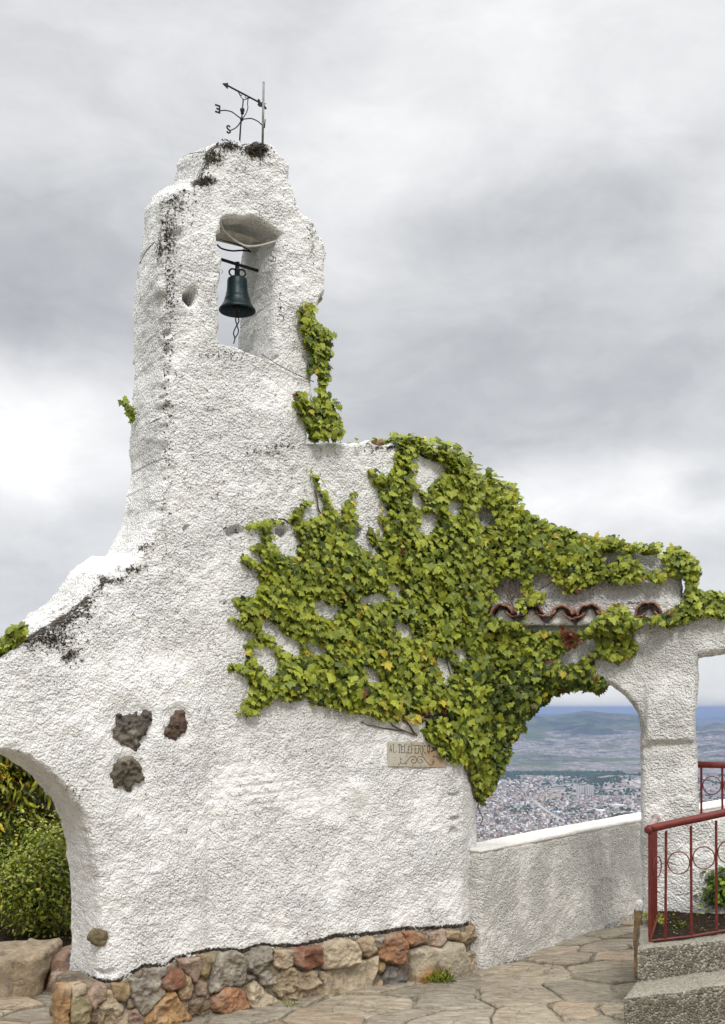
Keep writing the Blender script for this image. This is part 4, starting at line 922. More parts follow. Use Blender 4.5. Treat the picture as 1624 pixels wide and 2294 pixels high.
# woody stems
def stem(path, r0, r1, wob=3.0, h=.012):
    p = spline(path, 8); n = len(p)
    x = np.array([q[0] for q in p]) + wob * noise3(np.array([[i * .35, path[0][0], 0] for i in range(n)]), 1.0, 3); y = np.array([q[1] for q in p]) + wob * noise3(np.array([[i * .35, 0, path[0][1]] for i in range(n)]), 1.0, 5)
    st = MB(); st.tube(on_wall(x, y, np.full(n, h) + .008 * noise3(np.array([[i * .5, 1, 2] for i in range(n)]), 1., 6)), list(np.linspace(r0, r1, n)), 6); st.build('stem', M_BARK, ivy)
for q in [[(1072, 1790), (1040, 1700), (1000, 1640), (940, 1600), (880, 1590)], [(1060, 1740), (1020, 1650), (990, 1580), (960, 1500), (930, 1400)], [(1065, 1760), (1030, 1690), (1005, 1600), (985, 1520), (975, 1460), (978, 1400)], [(925, 1646), (890, 1636), (850, 1630), (806, 1618)],
          [(905, 1640), (880, 1628), (870, 1618)], [(990, 1650), (950, 1615), (900, 1600), (850, 1596), (800, 1600)], [(1000, 1640), (960, 1605), (910, 1585), (870, 1575)], [(1010, 1600), (970, 1590), (930, 1570), (880, 1566)], [(930, 1648), (900, 1612), (860, 1606)], [(1150, 1345), (1142, 1320), (1150, 1295), (1180, 1270), (1220, 1255)],
          [(1150, 1345), (1138, 1322), (1120, 1312), (1105, 1300)], [(1152, 1340), (1158, 1318), (1150, 1300), (1130, 1285)], [(1150, 1330), (1165, 1312), (1172, 1300), (1165, 1280)], [(1250, 1300), (1225, 1312), (1205, 1325), (1180, 1335)], [(935, 1340), (925, 1360), (850, 1372), (812, 1376)], [(1010, 1430), (1000, 1480), (1012, 1520), (1040, 1560)],
          [(858, 1400), (852, 1430), (860, 1470)], [(1112, 1300), (1150, 1360), (1110, 1400)], [(1330, 1380), (1310, 1392), (1290, 1402)], [(1082, 1790), (1078, 1812), (1084, 1830), (1080, 1850)], [(1035, 1700), (1060, 1735), (1071, 1790)], [(620, 1164), (650, 1172), (700, 1200), (760, 1260)], [(700, 1100), (720, 1160), (760, 1240), (800, 1350)]]:
    stem(q, .0055, .0028)

def sprig(poly, pl_h, label, step=8., smin=.024, smax=.036, wts=(3, 5, 3, .4, .1), name='ivy', extra=None, dark=0.):
    x, y, d = scatter(lambda a, b: in_poly_px(a, b, poly), (min(p[0] for p in poly), min(p[1] for p in poly), max(p[0] for p in poly), max(p[1] for p in poly)), step)
    out = []
    for lay in range(3):
        n = len(x); xx = x + rng.normal(0, 3, n); yy = y + rng.normal(0, 3, n)
        h = pl_h(xx, yy) + .012 + lay * .022 + rng.random(n) * .02
        out.append((W.px(xx, yy, h), W.N + UP * .4 + rng.normal(0, .38, (n, 3)), -UP + W.T * rng.normal(0, .5, (n, 1)) + W.N * .3, rng.uniform(smin, smax, n), pal(n, wts if lay < 2 else (1, 3, 5, .3, 0))))
    if extra: out += extra
    iv = empty(name, tuple(out[0][0].mean(0))); tag(iv, label, 'ivy')
    leaves('foliage', *[np.concatenate([o[k] for o in out]) for k in range(5)], M_LEAF, iv)
    m = MB(); c = np.array(poly, float); i0 = c[:, 1].argmax(); i1 = c[:, 1].argmin(); mid = c.mean(0)
    pts = spline([tuple(c[i0]), tuple((c[i0] + mid) / 2 + (3, 0)), tuple(mid), tuple((c[i1] + mid) / 2 + (-3, 0)), tuple(c[i1])], 5)
    m.tube([W.px(a, b, float(pl_h(np.array(a), np.array(b))) + .01) for a, b in pts], .0035, 6); m.build('stem', M_BARK, iv)
zero = lambda x, y: 0 * x
sprig([(662, 702), (675, 686), (692, 690), (698, 720), (712, 745), (728, 748), (733, 800), (728, 835), (722, 862), (716, 884), (706, 884), (708, 850), (690, 832), (692, 812), (682, 775), (672, 745)], zero, 'upper ivy strand climbing the right edge of the bell tower below the opening')
sprig([(653, 884), (664, 880), (690, 902), (708, 905), (708, 884), (722, 886), (735, 905), (751, 914), (742, 930), (752, 948), (765, 957), (745, 968), (760, 986), (735, 992), (692, 992), (684, 965), (675, 930), (662, 908)], zero, 'lower ivy tuft where the bell tower meets the top of the middle wall')
# sprig behind the left edge of the tower
def edge_sprig(pts, n, label, Y, smin, smax, spread):
    P = []; 
    p = spline(pts, 6)
    for i in range(n):
        a = p[rng.integers(0, len(p))]; P.append(at(a[0] + rng.normal(0, spread), a[1] + rng.normal(0, spread), Y + rng.uniform(-.04, .04)))
    P = np.array(P); N = np.tile(-W.T * .5 + W.N * .8, (n, 1)) + UP * .3 + rng.normal(0, .45, (n, 3))
    iv = empty('ivy', tuple(P.mean(0))); tag(iv, label, 'ivy')
    leaves('foliage', P, N, -UP + rng.normal(0, .5, (n, 3)), rng.uniform(smin, smax, n), pal(n, (2, 4, 4, .6, 0)), M_LEAF, iv)
    m = MB(); m.tube([at(x, y, Y) for x, y in p], .003, 5); m.build('stem', M_BARK, iv)
edge_sprig([(276, 902), (284, 910), (291, 922), (293, 945)], 34, 'tiny ivy sprig sticking out from the left edge of the bell tower', 5.72, .018, .028, 3.5)
edge_sprig([(-40, 1475), (-10, 1455), (15, 1438), (32, 1425), (45, 1410)], 170, 'pale ivy clump on the sloping left shoulder of the wall', 5.0, .025, .038, 7)
# ---------------------------------------------------------------- flagstone paving
t = NT('flagstone')
tint = t.attr('tint', 'Color')
a_ = t.noise(3.2, 5, .65, dist=.6); b_ = t.noise(30, 5, .7)
lay = t.n('ShaderNodeTexNoise', i_Vector=t.n('ShaderNodeMapping', i_Vector=t.co, i_Scale=(2.0, 7.0, 2.0), i_Rotation=(0, 0, .5)).outputs[0], i_Scale=4.0, i_Detail=8., i_Roughness=.75).outputs['Fac']
c = t.mix(t.ramp(lay, [(.35, 0.), (.65, 1.)]), t.mix(1.0, tint, (.52, .49, .45), 'MULTIPLY'), t.mix(1.0, tint, (1.25, 1.22, 1.16), 'MULTIPLY'))
c = t.mix(t.math('MULTIPLY', t.ramp(b_, [(.55, 0.), (.7, 1.)]), .5), c, (.10, .085, .06))
c = t.mix(t.math('MULTIPLY', t.ramp(a_, [(.5, 0.), (.66, 1.)]), .3), c, (.34, .22, .14))
crk = t.n('ShaderNodeTexVoronoi', i_Vector=t.n('ShaderNodeVectorMath', operation='MULTIPLY_ADD', i_0=t.n('ShaderNodeTexNoise', i_Vector=t.co, i_Scale=5.0, i_Detail=4.).outputs['Color'], i_1=(.25, .25, .25), i_2=t.co).outputs[0], i_Scale=4.2, feature='DISTANCE_TO_EDGE').outputs['Distance']
ck = t.math('MULTIPLY', t.ramp(crk, [(0., 1.), (.016, 0.)]), t.ramp(t.noise(2.2, 2, .5), [(.45, 0.), (.6, 1.)]))
c = t.mix(t.math('MULTIPLY', ck, .8), c, (.06, .05, .035))
M_FLAG = t.done(c, .85, t.bump(t.math('ADD', t.math('MULTIPLY', lay, 1.5), t.math('MULTIPLY', b_, .9)), .022), spec=.3)
M_JOINT = simple('joint_cement', (.20, .175, .13), .95, nscale=14, var=.45, bump=.01, dirt=(.06, .055, .03))
def voronoi(sites, box, rad):
    out = []
    S_ = np.array(sites)
    for i, p in enumerate(S_):
        d = np.hypot(*(S_ - p).T); nb = np.where((d < rad) & (d > 1e-9))[0]; nb = nb[np.argsort(d[nb])]
        poly = [(p[0] - rad / 2, p[1] - rad / 2), (p[0] + rad / 2, p[1] - rad / 2), (p[0] + rad / 2, p[1] + rad / 2), (p[0] - rad / 2, p[1] + rad / 2)]
        for j in nb:
            m_ = (p + S_[j]) / 2; nn = S_[j] - p; new = []
            for k in range(len(poly)):
                A, Bq = np.array(poly[k]), np.array(poly[(k + 1) % len(poly)])
                da, db = np.dot(A - m_, nn), np.dot(Bq - m_, nn)
                if da <= 0: new.append(tuple(A))
                if (da < 0) != (db < 0) and abs(da - db) > 1e-12: new.append(tuple(A + (Bq - A) * da / (da - db)))
            poly = new
            if len(poly) < 3: break
        if len(poly) >= 3: out.append((p, poly))
    return out
def paving_mesh(name, x0, x1, y0, y1, keep):
    rot = R(22); cr, sr = math.cos(rot), math.sin(rot)
    gx, gy = .40, .24; sites = []
    for i in range(int(-14 / gx), int(14 / gx)):
        for j in range(int(-8 / gy), int(16 / gy)):
            if rng.random() < .14: continue
            a, b = (i + rng.uniform(-.48, .48) + .5 * (j % 2)) * gx, (j + rng.uniform(-.46, .46)) * gy
            x, y = a * cr - b * sr, a * sr + b * cr
            if x0 < x < x1 and y0 < y < y1: sites.append((x * cr + y * sr, (-x * sr + y * cr) * 1.5))
    m = MB()
    for p, poly in voronoi(sites, None, 2.0):
        P = np.array(poly); P[:, 1] /= 1.5
        P = np.stack([P[:, 0] * cr - P[:, 1] * sr, P[:, 0] * sr + P[:, 1] * cr], 1); ce = P.mean(0)
        if not keep(ce[0], ce[1]): continue
        Q = []
        for k in range(len(P)):
            A, Bq = P[k], P[(k + 1) % len(P)]; L = np.hypot(*(Bq - A)); n = max(1, int(L / .06))
            for q in range(n): Q.append(A + (Bq - A) * q / n)
        Q = np.array(Q)
        if len(Q) < 5: continue
        Q3 = np.stack([Q[:, 0], Q[:, 1], 0 * Q[:, 0]], 1)
        Q = Q + np.stack([noise3(Q3, 6, 1), noise3(Q3, 6, 2)], 1) * .028 + np.stack([noise3(Q3, 22, 3), noise3(Q3, 22, 4)], 1) * .008
        v = ce - Q; L = np.hypot(*v.T)[:, None]; Q = Q + v / L * np.minimum(rng.uniform(.006, .021), L * .3)
        hz = rng.uniform(-.008, .010); ax, ay = rng.uniform(-.035, .035, 2)
        zz = lambda X: hz + (X[:, 0] - ce[0]) * ax + (X[:, 1] - ce[1]) * ay
        n = len(Q); r1 = Q + (ce - Q) / L * np.minimum(.012, L * .2); r2 = ce + (Q - ce) * .55
        V = [np.column_stack([Q, zz(Q) - .034]), np.column_stack([Q, zz(Q) - .008]), np.column_stack([r1, zz(r1)]), np.column_stack([r2, zz(r2) + .004 * rng.random(n)]), [[ce[0], ce[1], hz + .004]]]
        V = np.concatenate(V); F_ = []
        for r_ in range(3):
            for k in range(n): F_.append((r_ * n + k, r_ * n + (k + 1) % n, (r_ + 1) * n + (k + 1) % n, (r_ + 1) * n + k))
        for k in range(n): F_.append((3 * n + k, 3 * n + (k + 1) % n, 4 * n))
        base = np.array([(.52, .465, .37), (.47, .425, .35), (.56, .50, .40), (.42, .385, .32), (.52, .43, .33)][rng.integers(0, 5)]) * rng.uniform(.82, 1.1)
        m.add(V, F_, base)
    o = m.build(name, M_FLAG, None, smooth=False, cols=True)
    return tag(o, kind='structure')
ppn = PP.N[:2]; pp0 = PP.P0[:2]
def keep(x, y):
    behind = np.dot(np.array([x, y]) - pp0, ppn) < -.02 and x > .5
    return not behind and not (x < -1.25 and y > 6.15)
paving_mesh('paving', -5.5, 7.5, 2.6, 10.5, keep)
g = MB(); 
gx_ = np.linspace(-6.5, 8.5, 60); gy_ = np.linspace(-3, 11, 56)
GX, GY = np.meshgrid(gx_, gy_); GP = np.stack([GX, GY, 0 * GX - .016], -1); GP[..., 2] += .006 * fbm(GP, 3, 3, 4)
ii = np.arange(60 * 56).reshape(56, 60); q = np.stack([ii[:-1, :-1].ravel(), ii[:-1, 1:].ravel(), ii[1:, 1:].ravel(), ii[1:, :-1].ravel()], -1)
qc = GP.reshape(-1, 3)[q].mean(1); q = q[(((qc[:, :2] - pp0) @ ppn) > -.15) | (qc[:, 0] < .5)]
tag(mesh_obj('ground', GP.reshape(-1, 3), q, M_JOINT), kind='structure')

bx0, by0 = np.meshgrid(np.linspace(-7, -1.2, 90), np.linspace(6.25, 14, 100)); BP = np.stack([bx0, by0, 0 * bx0 + .10], -1); BP[..., 2] += .05 * fbm(BP, 2, 4, 8) + .03 * fbm(BP, 12, 3, 9)
ib = np.arange(9000).reshape(100, 90); t = NT('leaf_mould'); c = t.ramp(t.noise(30, 5, .7), [(.3, (.010, .008, .005)), (.55, (.04, .028, .016)), (.7, (.10, .06, .03))]); M_MOULD = t.done(c, .97, t.bump(t.noise(40, 4, .6), .03), spec=.1)
tag(mesh_obj('soil', BP.reshape(-1, 3), np.stack([ib[:-1, :-1].ravel(), ib[:-1, 1:].ravel(), ib[1:, 1:].ravel(), ib[1:, :-1].ravel()], -1), M_MOULD), kind='structure')
# ---------------------------------------------------------------- boulders behind the left arch
def boulder(outline_px, Y, depth, col, label, seed, rough=.012):
    pl = Plane((0, Y, 0), 4)
    S_ = empty('boulder', tuple(pl.px(*np.mean(outline_px, 0)) * np.array([1, 1, 0])))
    tag(S_, label, 'boulder')
    def hh(u, z, X, Yp):
        P = np.stack([u, z, 0 * u + seed], -1); return -.05 * np.abs(fbm(P, 4, 3, seed)) + 0 * u
    solid('rock', pl, outline_px, (), depth, .012, hh, M_STONE, S_, rag=.012, R0=.07, big=.02, mid=rough * .5, seed=seed, cols=col, zmin=-.06, back=True)
C3 = lambda L: [(x * .28, 1652 + y * .28) for x, y in L]
boulder(C3([(-330, 1770), (0, 1745), (78, 1742), (95, 1718), (130, 1725), (180, 1742), (250, 1738), (350, 1722), (380, 1760), (372, 1830), (335, 1950), (300, 2060), (280, 2250), (-330, 2250)]), 5.95, .38, (.35, .285, .205), 'big flat-faced tan boulder at the left edge beyond the arch', 61, .006)
boulder(C3([(385, 1810), (430, 1778), (520, 1755), (560, 1900), (520, 2060), (500, 2240), (310, 2240), (340, 2040), (350, 1950), (368, 1870)]), 6.05, .30, (.27, .18, .14), 'reddish wedge-shaped boulder between the big tan boulder and the arch pier', 62)
boulder(C3([(385, 1690), (430, 1650), (520, 1640), (520, 1800), (385, 1790)]), 7.1, .3, (.10, .07, .045), 'small dark brown rock behind the reddish boulder under the shrub', 63)

# ---------------------------------------------------------------- trees and shrub beyond the left arch
def limb(m, p0, p1, r0, r1, wob=.12, n=6, seed=0):
    p0, p1 = np.array(p0, float), np.array(p1, float); L = np.linalg.norm(p1 - p0); P = []
    for i in range(n + 1):
        t_ = i / n; o_ = np.array([noise3(np.array([t_ * 3, seed, k * 7.]), 1., seed) for k in range(3)]) * wob * L * math.sin(math.pi * t_)
        P.append(p0 + (p1 - p0) * t_ + o_)
    m.tube(P, list(np.linspace(r0, r1, n + 1)), 7); return P
def tree(name, base, crown_c, crown_r, nleaf, label, tv, tf, size, w, seed, blossom=0, trunk_r=.09, lean=(0, 0, 0), branches=9, clusters=46, droop=.6, mat=M_GLOSSY, cat='tree', colmul=(1, 1, 1)):
    base = np.array(base, float); cc = np.array(crown_c, float); cr_ = np.array(crown_r, float)
    T_ = empty(name, tuple(base)); tag(T_, label, cat)
    m = MB(); fork = base + (cc - base) * .45 + np.array(lean)
    limb(m, base - np.array([0, 0, .2]), fork, trunk_r, trunk_r * .7, .15, 7, seed)
    r_ = np.random.default_rng(seed); tips = []
    for k in range(branches):
        d = unit(r_.normal(0, 1, 3)); d[2] = abs(d[2]) * .6 - .1; e = cc + d * cr_ * r_.uniform(.55, .9)
        P = limb(m, fork + r_.normal(0, .02, 3), e, trunk_r * .5, trunk_r * .12, .2, 6, seed + k); tips += [e, P[4]]
        for q in range(2):
            e2 = P[3] + unit(r_.normal(0, 1, 3)) * cr_ * .55; limb(m, P[3], e2, trunk_r * .2, .006, .2, 4, seed + k * 3 + q); tips.append(e2)
    m.build('trunk' if cat == 'tree' else 'stems', M_BARK, T_)
    while len(tips) < clusters:
        d = unit(r_.normal(0, 1, 3)); tips.append(cc + d * cr_ * r_.uniform(.3, 1.0))
    tips = np.array(tips); idx = r_.integers(0, len(tips), nleaf)
    spread = r_.normal(0, 1, (nleaf, 3)) * cr_ * .20
    P = tips[idx] + spread
    N = unit(spread) + UP * .7 + r_.normal(0, .5, (nleaf, 3)); Tp = unit(spread) * .8 - UP * droop + r_.normal(0, .45, (nleaf, 3))
    tone = noise3(P, 2.0, seed)[:, None]
    col = pal(nleaf, w) * (1 + .35 * tone) * np.array(colmul)
    leaves('crown' if cat == 'tree' else 'foliage', P, N, Tp, r_.uniform(size * .7, size * 1.2, nleaf), col, mat, T_, tv, tf)
    if blossom:
        bm_ = []; n = blossom * 16
        b0 = tips[r_.integers(0, len(tips), blossom)] + r_.normal(0, .1, (blossom, 3)) * cr_ - np.array([0, .12, 0])
        P = np.repeat(b0, 16, 0) + r_.normal(0, .026, (n, 3)) * np.array([1, 1, 1.5])
        leaves('blossom', P, r_.normal(0, 1, (n, 3)), r_.normal(0, 1, (n, 3)), r_.uniform(.010, .018, n), np.tile((.62, .33, .02), (n, 1)) * r_.uniform(.7, 1.2, (n, 1)), M_LEAF, T_, OVAL_V, OVAL_F)
    return T_
OL = (1.05, .95, .8)
tree('tree', (-2.75, 8.4, .1), (-2.95, 8.5, 1.25), (.85, .6, .75), 5200, 'yellow-blossomed tree with long drooping leaves, nearest the camera through the left arch', LANCE_V, LANCE_F, .055, (4, 5, 1.4, .25, .25), 101, 50, .06, (.4, 0, .1), 10, 60, colmul=OL)
tree('tree', (-2.2, 9.6, .1), (-2.9, 9.8, .9), (1.1, .7, .9), 3000, 'dark gnarled tree behind the yellow-blossomed one, bare lichen-grey limbs low down', LANCE_V, LANCE_F, .055, (6, 4, 1.0, .4, .5), 102, 40, .085, (.2, 0, -.05), 12, 60, colmul=OL)
tree('tree', (-4.6, 10.8, .1), (-4.3, 10.9, .9), (1.5, 1.0, .8), 4200, 'broad dark tree farthest back behind the left arch', LANCE_V, LANCE_F, .10, (7, 4, .5, .1, .3), 103, 12, .1, (0, 0, 0), 10, 70, colmul=OL)
tree('tree', (-3.0, 12.2, .0), (-3.1, 12.2, .9), (1.5, .8, 1.2), 2800, 'low dark tree closing the gap at the back of the grove', LANCE_V, LANCE_F, .11, (7, 3, .3, .1, .2), 104, 0, .1, (0, 0, 0), 8, 60, colmul=OL)
tree('shrub', (-2.12, 7.0, .05), (-2.15, 7.0, .52), (.42, .36, .42), 8500, 'bushy bright green small-leaved shrub behind the boulders', OVAL_V, OVAL_F, .018, (1.5, 5, 4.5, .1, .05), 105, 0, .014, (0, 0, 0), 14, 90, .1, cat='shrub', colmul=(.95, .95, .9))
tree('shrub', (-3.0, 7.3, .05), (-3.0, 7.3, .5), (.55, .4, .42), 4200, 'second small-leaved shrub, left of the bright green one and mostly out of the picture', OVAL_V, OVAL_F, .022, (3, 5, 2.5, .1, .05), 106, 0, .014, (0, 0, 0), 12, 80, .1, cat='shrub')
tree('shrub', (-1.95, 8.0, .05), (-2.0, 8.05, .75), (.35, .3, .5), 2600, 'olive shrub with orange tips between the trees and the bright green shrub', OVAL_V, OVAL_F, .026, (3, 4, 2, .8, .6), 107, 12, .014, (0, 0, 0), 12, 70, .1, cat='shrub')

# ---------------------------------------------------------------- concrete steps and planter
t = NT('pebbled_concrete')
v1 = t.n('ShaderNodeTexVoronoi', i_Vector=t.co, i_Scale=95.0, i_Randomness=1.0); v1c = v1.outputs['Color']; v1d = v1.outputs['Distance']
g1 = t.noise(6, 4, .65); g2 = t.noise(45, 5, .75)
peb = t.ramp(t.n('ShaderNodeSeparateColor', i_0=v1c).outputs[0], [(.0, (.03, .027, .02)), (.35, (.11, .10, .075)), (.6, (.25, .23, .18)), (.85, (.42, .40, .33)), (1., (.6, .57, .5))])
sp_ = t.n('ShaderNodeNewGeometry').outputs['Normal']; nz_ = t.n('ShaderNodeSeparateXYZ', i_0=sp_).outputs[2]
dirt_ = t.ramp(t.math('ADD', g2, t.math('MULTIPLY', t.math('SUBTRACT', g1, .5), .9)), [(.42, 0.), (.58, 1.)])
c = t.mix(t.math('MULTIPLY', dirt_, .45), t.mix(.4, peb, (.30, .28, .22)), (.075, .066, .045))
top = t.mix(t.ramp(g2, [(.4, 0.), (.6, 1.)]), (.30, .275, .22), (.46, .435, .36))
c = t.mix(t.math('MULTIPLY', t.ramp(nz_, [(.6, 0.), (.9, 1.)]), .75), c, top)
M_CONC = t.done(c, .92, t.bump(t.math('ADD', t.math('MULTIPLY', v1d, -1.2), g2), .010), spec=.2)
TH = R(6); dT = np.array([math.cos(TH), math.sin(TH), 0]); dN = np.array([math.sin(TH), -math.cos(TH), 0])
def rough_slab(name, c0, L, D, z0, z1, mat, parent, seed, skew=0.0, slope=0.0):
    "front-left-top corner c0, L along dT, D back"
    nx, ny, nz = max(2, int(L / .03)), max(2, int(D / .03)), max(2, int((z1 - z0) / .02))
    V = []; Fq = []; cnt = 0
    def face(f, na, nb):
        nonlocal cnt
        A, Bm = np.meshgrid(np.linspace(0, 1, na), np.linspace(0, 1, nb)); P = f(A, Bm); i_ = np.arange(na * nb).reshape(nb, na) + cnt
        V.append(P.reshape(-1, 3)); Fq.append(np.stack([i_[:-1, :-1].ravel(), i_[:-1, 1:].ravel(), i_[1:, 1:].ravel(), i_[1:, :-1].ravel()], -1)); cnt += na * nb
    C = np.array([c0[0], c0[1], 0.0])
    back = -dN + dT * skew
    pos = lambda a, b, z: C + dT * (a * L)[..., None] + back * (b * D)[..., None] + UP * z[..., None]
    face(lambda A, B: pos(A, 0 * A, z0 + (z1 - z0) * B), nx, nz)
    face(lambda A, B: pos(A, B, 0 * A + z1), nx, ny)
    face(lambda A, B: pos(0 * A, 1 - A, z0 + (z1 - z0) * B), ny, nz)
    face(lambda A, B: pos(0 * A + 1, A, z0 + (z1 - z0) * B), ny, nz)
    face(lambda A, B: pos(1 - A, 0 * A + 1, z0 + (z1 - z0) * B), nx, nz)
    P = np.concatenate(V)
    # soften the edges: pull corner points inwards
    loc = P - C; a = loc @ dT; b = -(loc @ dN); z = P[:, 2]
    ed = lambda q, lo, hi: np.clip(1 - np.minimum(q - lo, hi - q) / .02, 0, 1)
    ea, eb, ez = ed(a - skew * b, 0, L), ed(b, 0, D), np.clip(1 - (z1 - z) / .02, 0, 1)
    s_ = ((ea + eb + ez) >= 1.9)
    P[:, 2] -= .008 * (np.maximum(ea, eb) * ez)
    P = P + (dN[None] * (-.008 * (eb * np.maximum(ez, ea)) * np.where(b < D / 2, 1, -1))[:, None])
    P[:, 2] += slope * a
    w = np.stack([fbm(P, 9, 3, seed + k) for k in range(3)], 1) * .009 + np.stack([fbm(P, 2, 2, seed + 5 + k) for k in range(3)], 1) * .012
    return mesh_obj(name, P + w, np.concatenate(Fq), mat, parent, True)
steps = empty('concrete_steps', (1.298, 5.218, 0)); tag(steps, 'weathered pebbly concrete step in front of the planter, bottom right corner', 'step')
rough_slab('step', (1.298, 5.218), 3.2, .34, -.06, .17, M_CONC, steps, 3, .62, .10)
planter = empty('planter', (1.43, 5.455, 0)); tag(planter, 'raised planter edged in pebbly concrete under the red railing', 'planter')
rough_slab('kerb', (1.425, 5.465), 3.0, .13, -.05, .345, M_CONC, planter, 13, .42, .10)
# side kerb running back to the pillar
def box_between(p, q, wd, z0, z1, name, mat, parent):
    global dT, dN
    oT, oN = dT, dN
    v = np.array([q[0] - p[0], q[1] - p[1], 0]); L = np.linalg.norm(v); dT = v / L; dN = np.array([dT[1], -dT[0], 0])
    o = rough_slab(name, p, L, wd, z0, z1, mat, parent, 23); dT, dN = oT, oN; return o
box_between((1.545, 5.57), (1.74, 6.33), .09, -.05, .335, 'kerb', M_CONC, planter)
t = NT('soil')
n = t.noise(35, 6, .75); c = t.ramp(n, [(.3, (.012, .009, .006)), (.55, (.045, .033, .022)), (.72, (.12, .09, .06))])
M_SOIL = t.done(c, .97, t.bump(n, .03), spec=.1)
nx, ny = 90, 50
A, Bm = np.meshgrid(np.linspace(0, 1, nx), np.linspace(0, 1, ny))
c00, c10, c01, c11 = np.array([1.52, 5.58]), np.array([4.3, 5.88]), np.array([1.72, 6.36]), np.array([4.3, 6.1])
XY = (c00 * (1 - A)[..., None] + c10 * A[..., None]) * (1 - Bm)[..., None] + (c01 * (1 - A)[..., None] + c11 * A[..., None]) * Bm[..., None]
SP = np.concatenate([XY, (A * .27 * (1 - .6 * Bm) + .315 + .06 * Bm)[..., None]], -1)
SP[..., 2] += .022 * fbm(SP, 8, 4, 5)
ii = np.arange(nx * ny).reshape(ny, nx)
mesh_obj('soil', SP.reshape(-1, 3), np.stack([ii[:-1, :-1].ravel(), ii[:-1, 1:].ravel(), ii[1:, 1:].ravel(), ii[1:, :-1].ravel()], -1), M_SOIL, planter)
# litter: pale chips and dead leaves on the soil
def soil_pts(n):
    i = rng.integers(0, nx * ny, n); P = SP.reshape(-1, 3)[i].copy(); P[:, :2] += rng.normal(0, .012, (n, 2)); P[:, 2] += .006; return P
n = 420; P = soil_pts(n)
cl_ = np.array([(.45, .40, .30), (.30, .18, .08), (.55, .52, .45), (.14, .09, .05)])[rng.integers(0, 4, n)] * rng.uniform(.6, 1.1, (n, 1))
o = leaves('litter', P, UP + rng.normal(0, .5, (n, 3)), rng.normal(0, 1, (n, 3)), rng.uniform(.004, .011, n), cl_, M_LEAF, None, OVAL_V, OVAL_F); tag(o, kind='stuff')
def tuft(name, c, n, size, w, label, cat='plant', spread=.05, up=.03, tv=OVAL_V, tf=OVAL_F, mul=(1, 1, 1)):
    c = np.array(c, float); r_ = rng
    P = c + r_.normal(0, 1, (n, 3)) * np.array([spread, spread, 0]) + UP * r_.uniform(0, up, (n, 1))
    T_ = empty(name, tuple(c)); tag(T_, label, cat)
    leaves('foliage', P, UP + r_.normal(0, .5, (n, 3)), r_.normal(0, 1, (n, 3)) + UP * .2, r_.uniform(size * .6, size * 1.2, n), pal(n, w) * np.array(mul), M_LEAF, T_, tv, tf)
    m = MB()
    m.tube([c - UP * .02, c + UP * up * .5, c + UP * up], .003, 5); m.build('stem', M_BARK, T_)
tuft('moss_cushion', (1.70, 6.22, .37), 260, .010, (1, 4, 5, 1, 0), 'bright green moss cushion at the foot of the pillar inside the planter', 'moss', .05, .012)
tuft('seedling', (1.79, 5.98, .345), 26, .018, (1, 5, 3, .5, 0), 'small green seedling sprouting in the planter near the second baluster', spread=.022, up=.05)
tuft('seedling', (1.70, 6.10, .355), 30, .020, (1, 6, 3, .2, 0), 'low clover-like seedling next to the moss cushion', spread=.03, up=.03)
# glossy evergreen bush
bush = (2.13, 6.30, .36)
tree('shrub', bush, (2.17, 6.30, .56), (.17, .15, .17), 1500, 'dark glossy evergreen shrub growing in the planter behind the railing', OVAL_V, OVAL_F, .026, (5, 5, 1.2, 0, 0), 120, 0, .008, (0, 0, 0), 16, 60, -.5, cat='shrub', colmul=(.8, 1.0, 1.1))

# upright stone slab with a whitewashed head
slab = empty('stone_post', (1.62, 6.25, 0)); tag(slab, 'narrow upright brown stone slab with a whitewashed top beside the planter', 'stone post')
pls = Plane((1.60, 6.18, 0), -4)
solid('slab', pls, [(1424, 2041), (1434, 2038), (1440, 2046), (1441, 2080), (1437, 2130), (1434, 2190), (1424, 2192), (1422, 2120)], (), .05, .007, None, M_STONE, slab, rag=.004, R0=.02, big=.006, mid=.003, cols=(.30, .21, .13), seed=71, noisescale=1.5)
solid('whitewashed_head', pls, [(1424, 2043), (1427, 2024), (1438, 2016), (1444, 2022), (1442, 2048)], (), .06, .007, lambda u, z, X, Y: 0 * u + .006, M_STUCCO, slab, rag=.003, R0=.02, big=.004, mid=.002, seed=72)

# ---------------------------------------------------------------- red railings
t = NT('red_paint')
n = t.noise(18, 4, .65); chip = t.ramp(t.noise(45, 5, .75), [(.61, 0.), (.65, 1.)])
c = t.mix(t.ramp(n, [(.35, 0.), (.65, 1.)]), (.105, .013, .010), (.16, .024, .016)); c = t.mix(chip, c, (.10, .035, .025))
M_RED = t.done(c, t.math('ADD', t.math('MULTIPLY', n, .3), .38), t.bump(t.noise(90, 3, .6), .0012), spec=.35)
t = NT('worn_rail_paint')
n = t.noise(12, 4, .7); c = t.mix(t.ramp(n, [(.42, 0.), (.58, 1.)]), (.26, .10, .085), (.40, .36, .34)); M_WORN = t.done(c, .6)
RL = Plane((1.508, 5.57, 0), 3)
rail = empty('railing', (1.508, 5.57, .35)); tag(rail, 'red painted iron railing with ring ornaments on the planter edge', 'railing')
hr = [RL.px(x, y) for x, y in ((1456, 1857), (1470, 1853), (1520, 1842), (1570, 1832), (1624, 1820), (1700, 1802), (1900, 1752))]
cor = RL.px(1452, 1860); endp = at(1471, 1832, 6.28)
m = MB(); m.tube(spline([cor + (endp - cor) * .14, cor + (endp - cor) * .045 + np.array([-.004, 0, 0]), cor + np.array([.004, 0, .001]), hr[0]], 5)[:-1] + hr, .0208, 14); m.build('handrail', M_RED, rail)
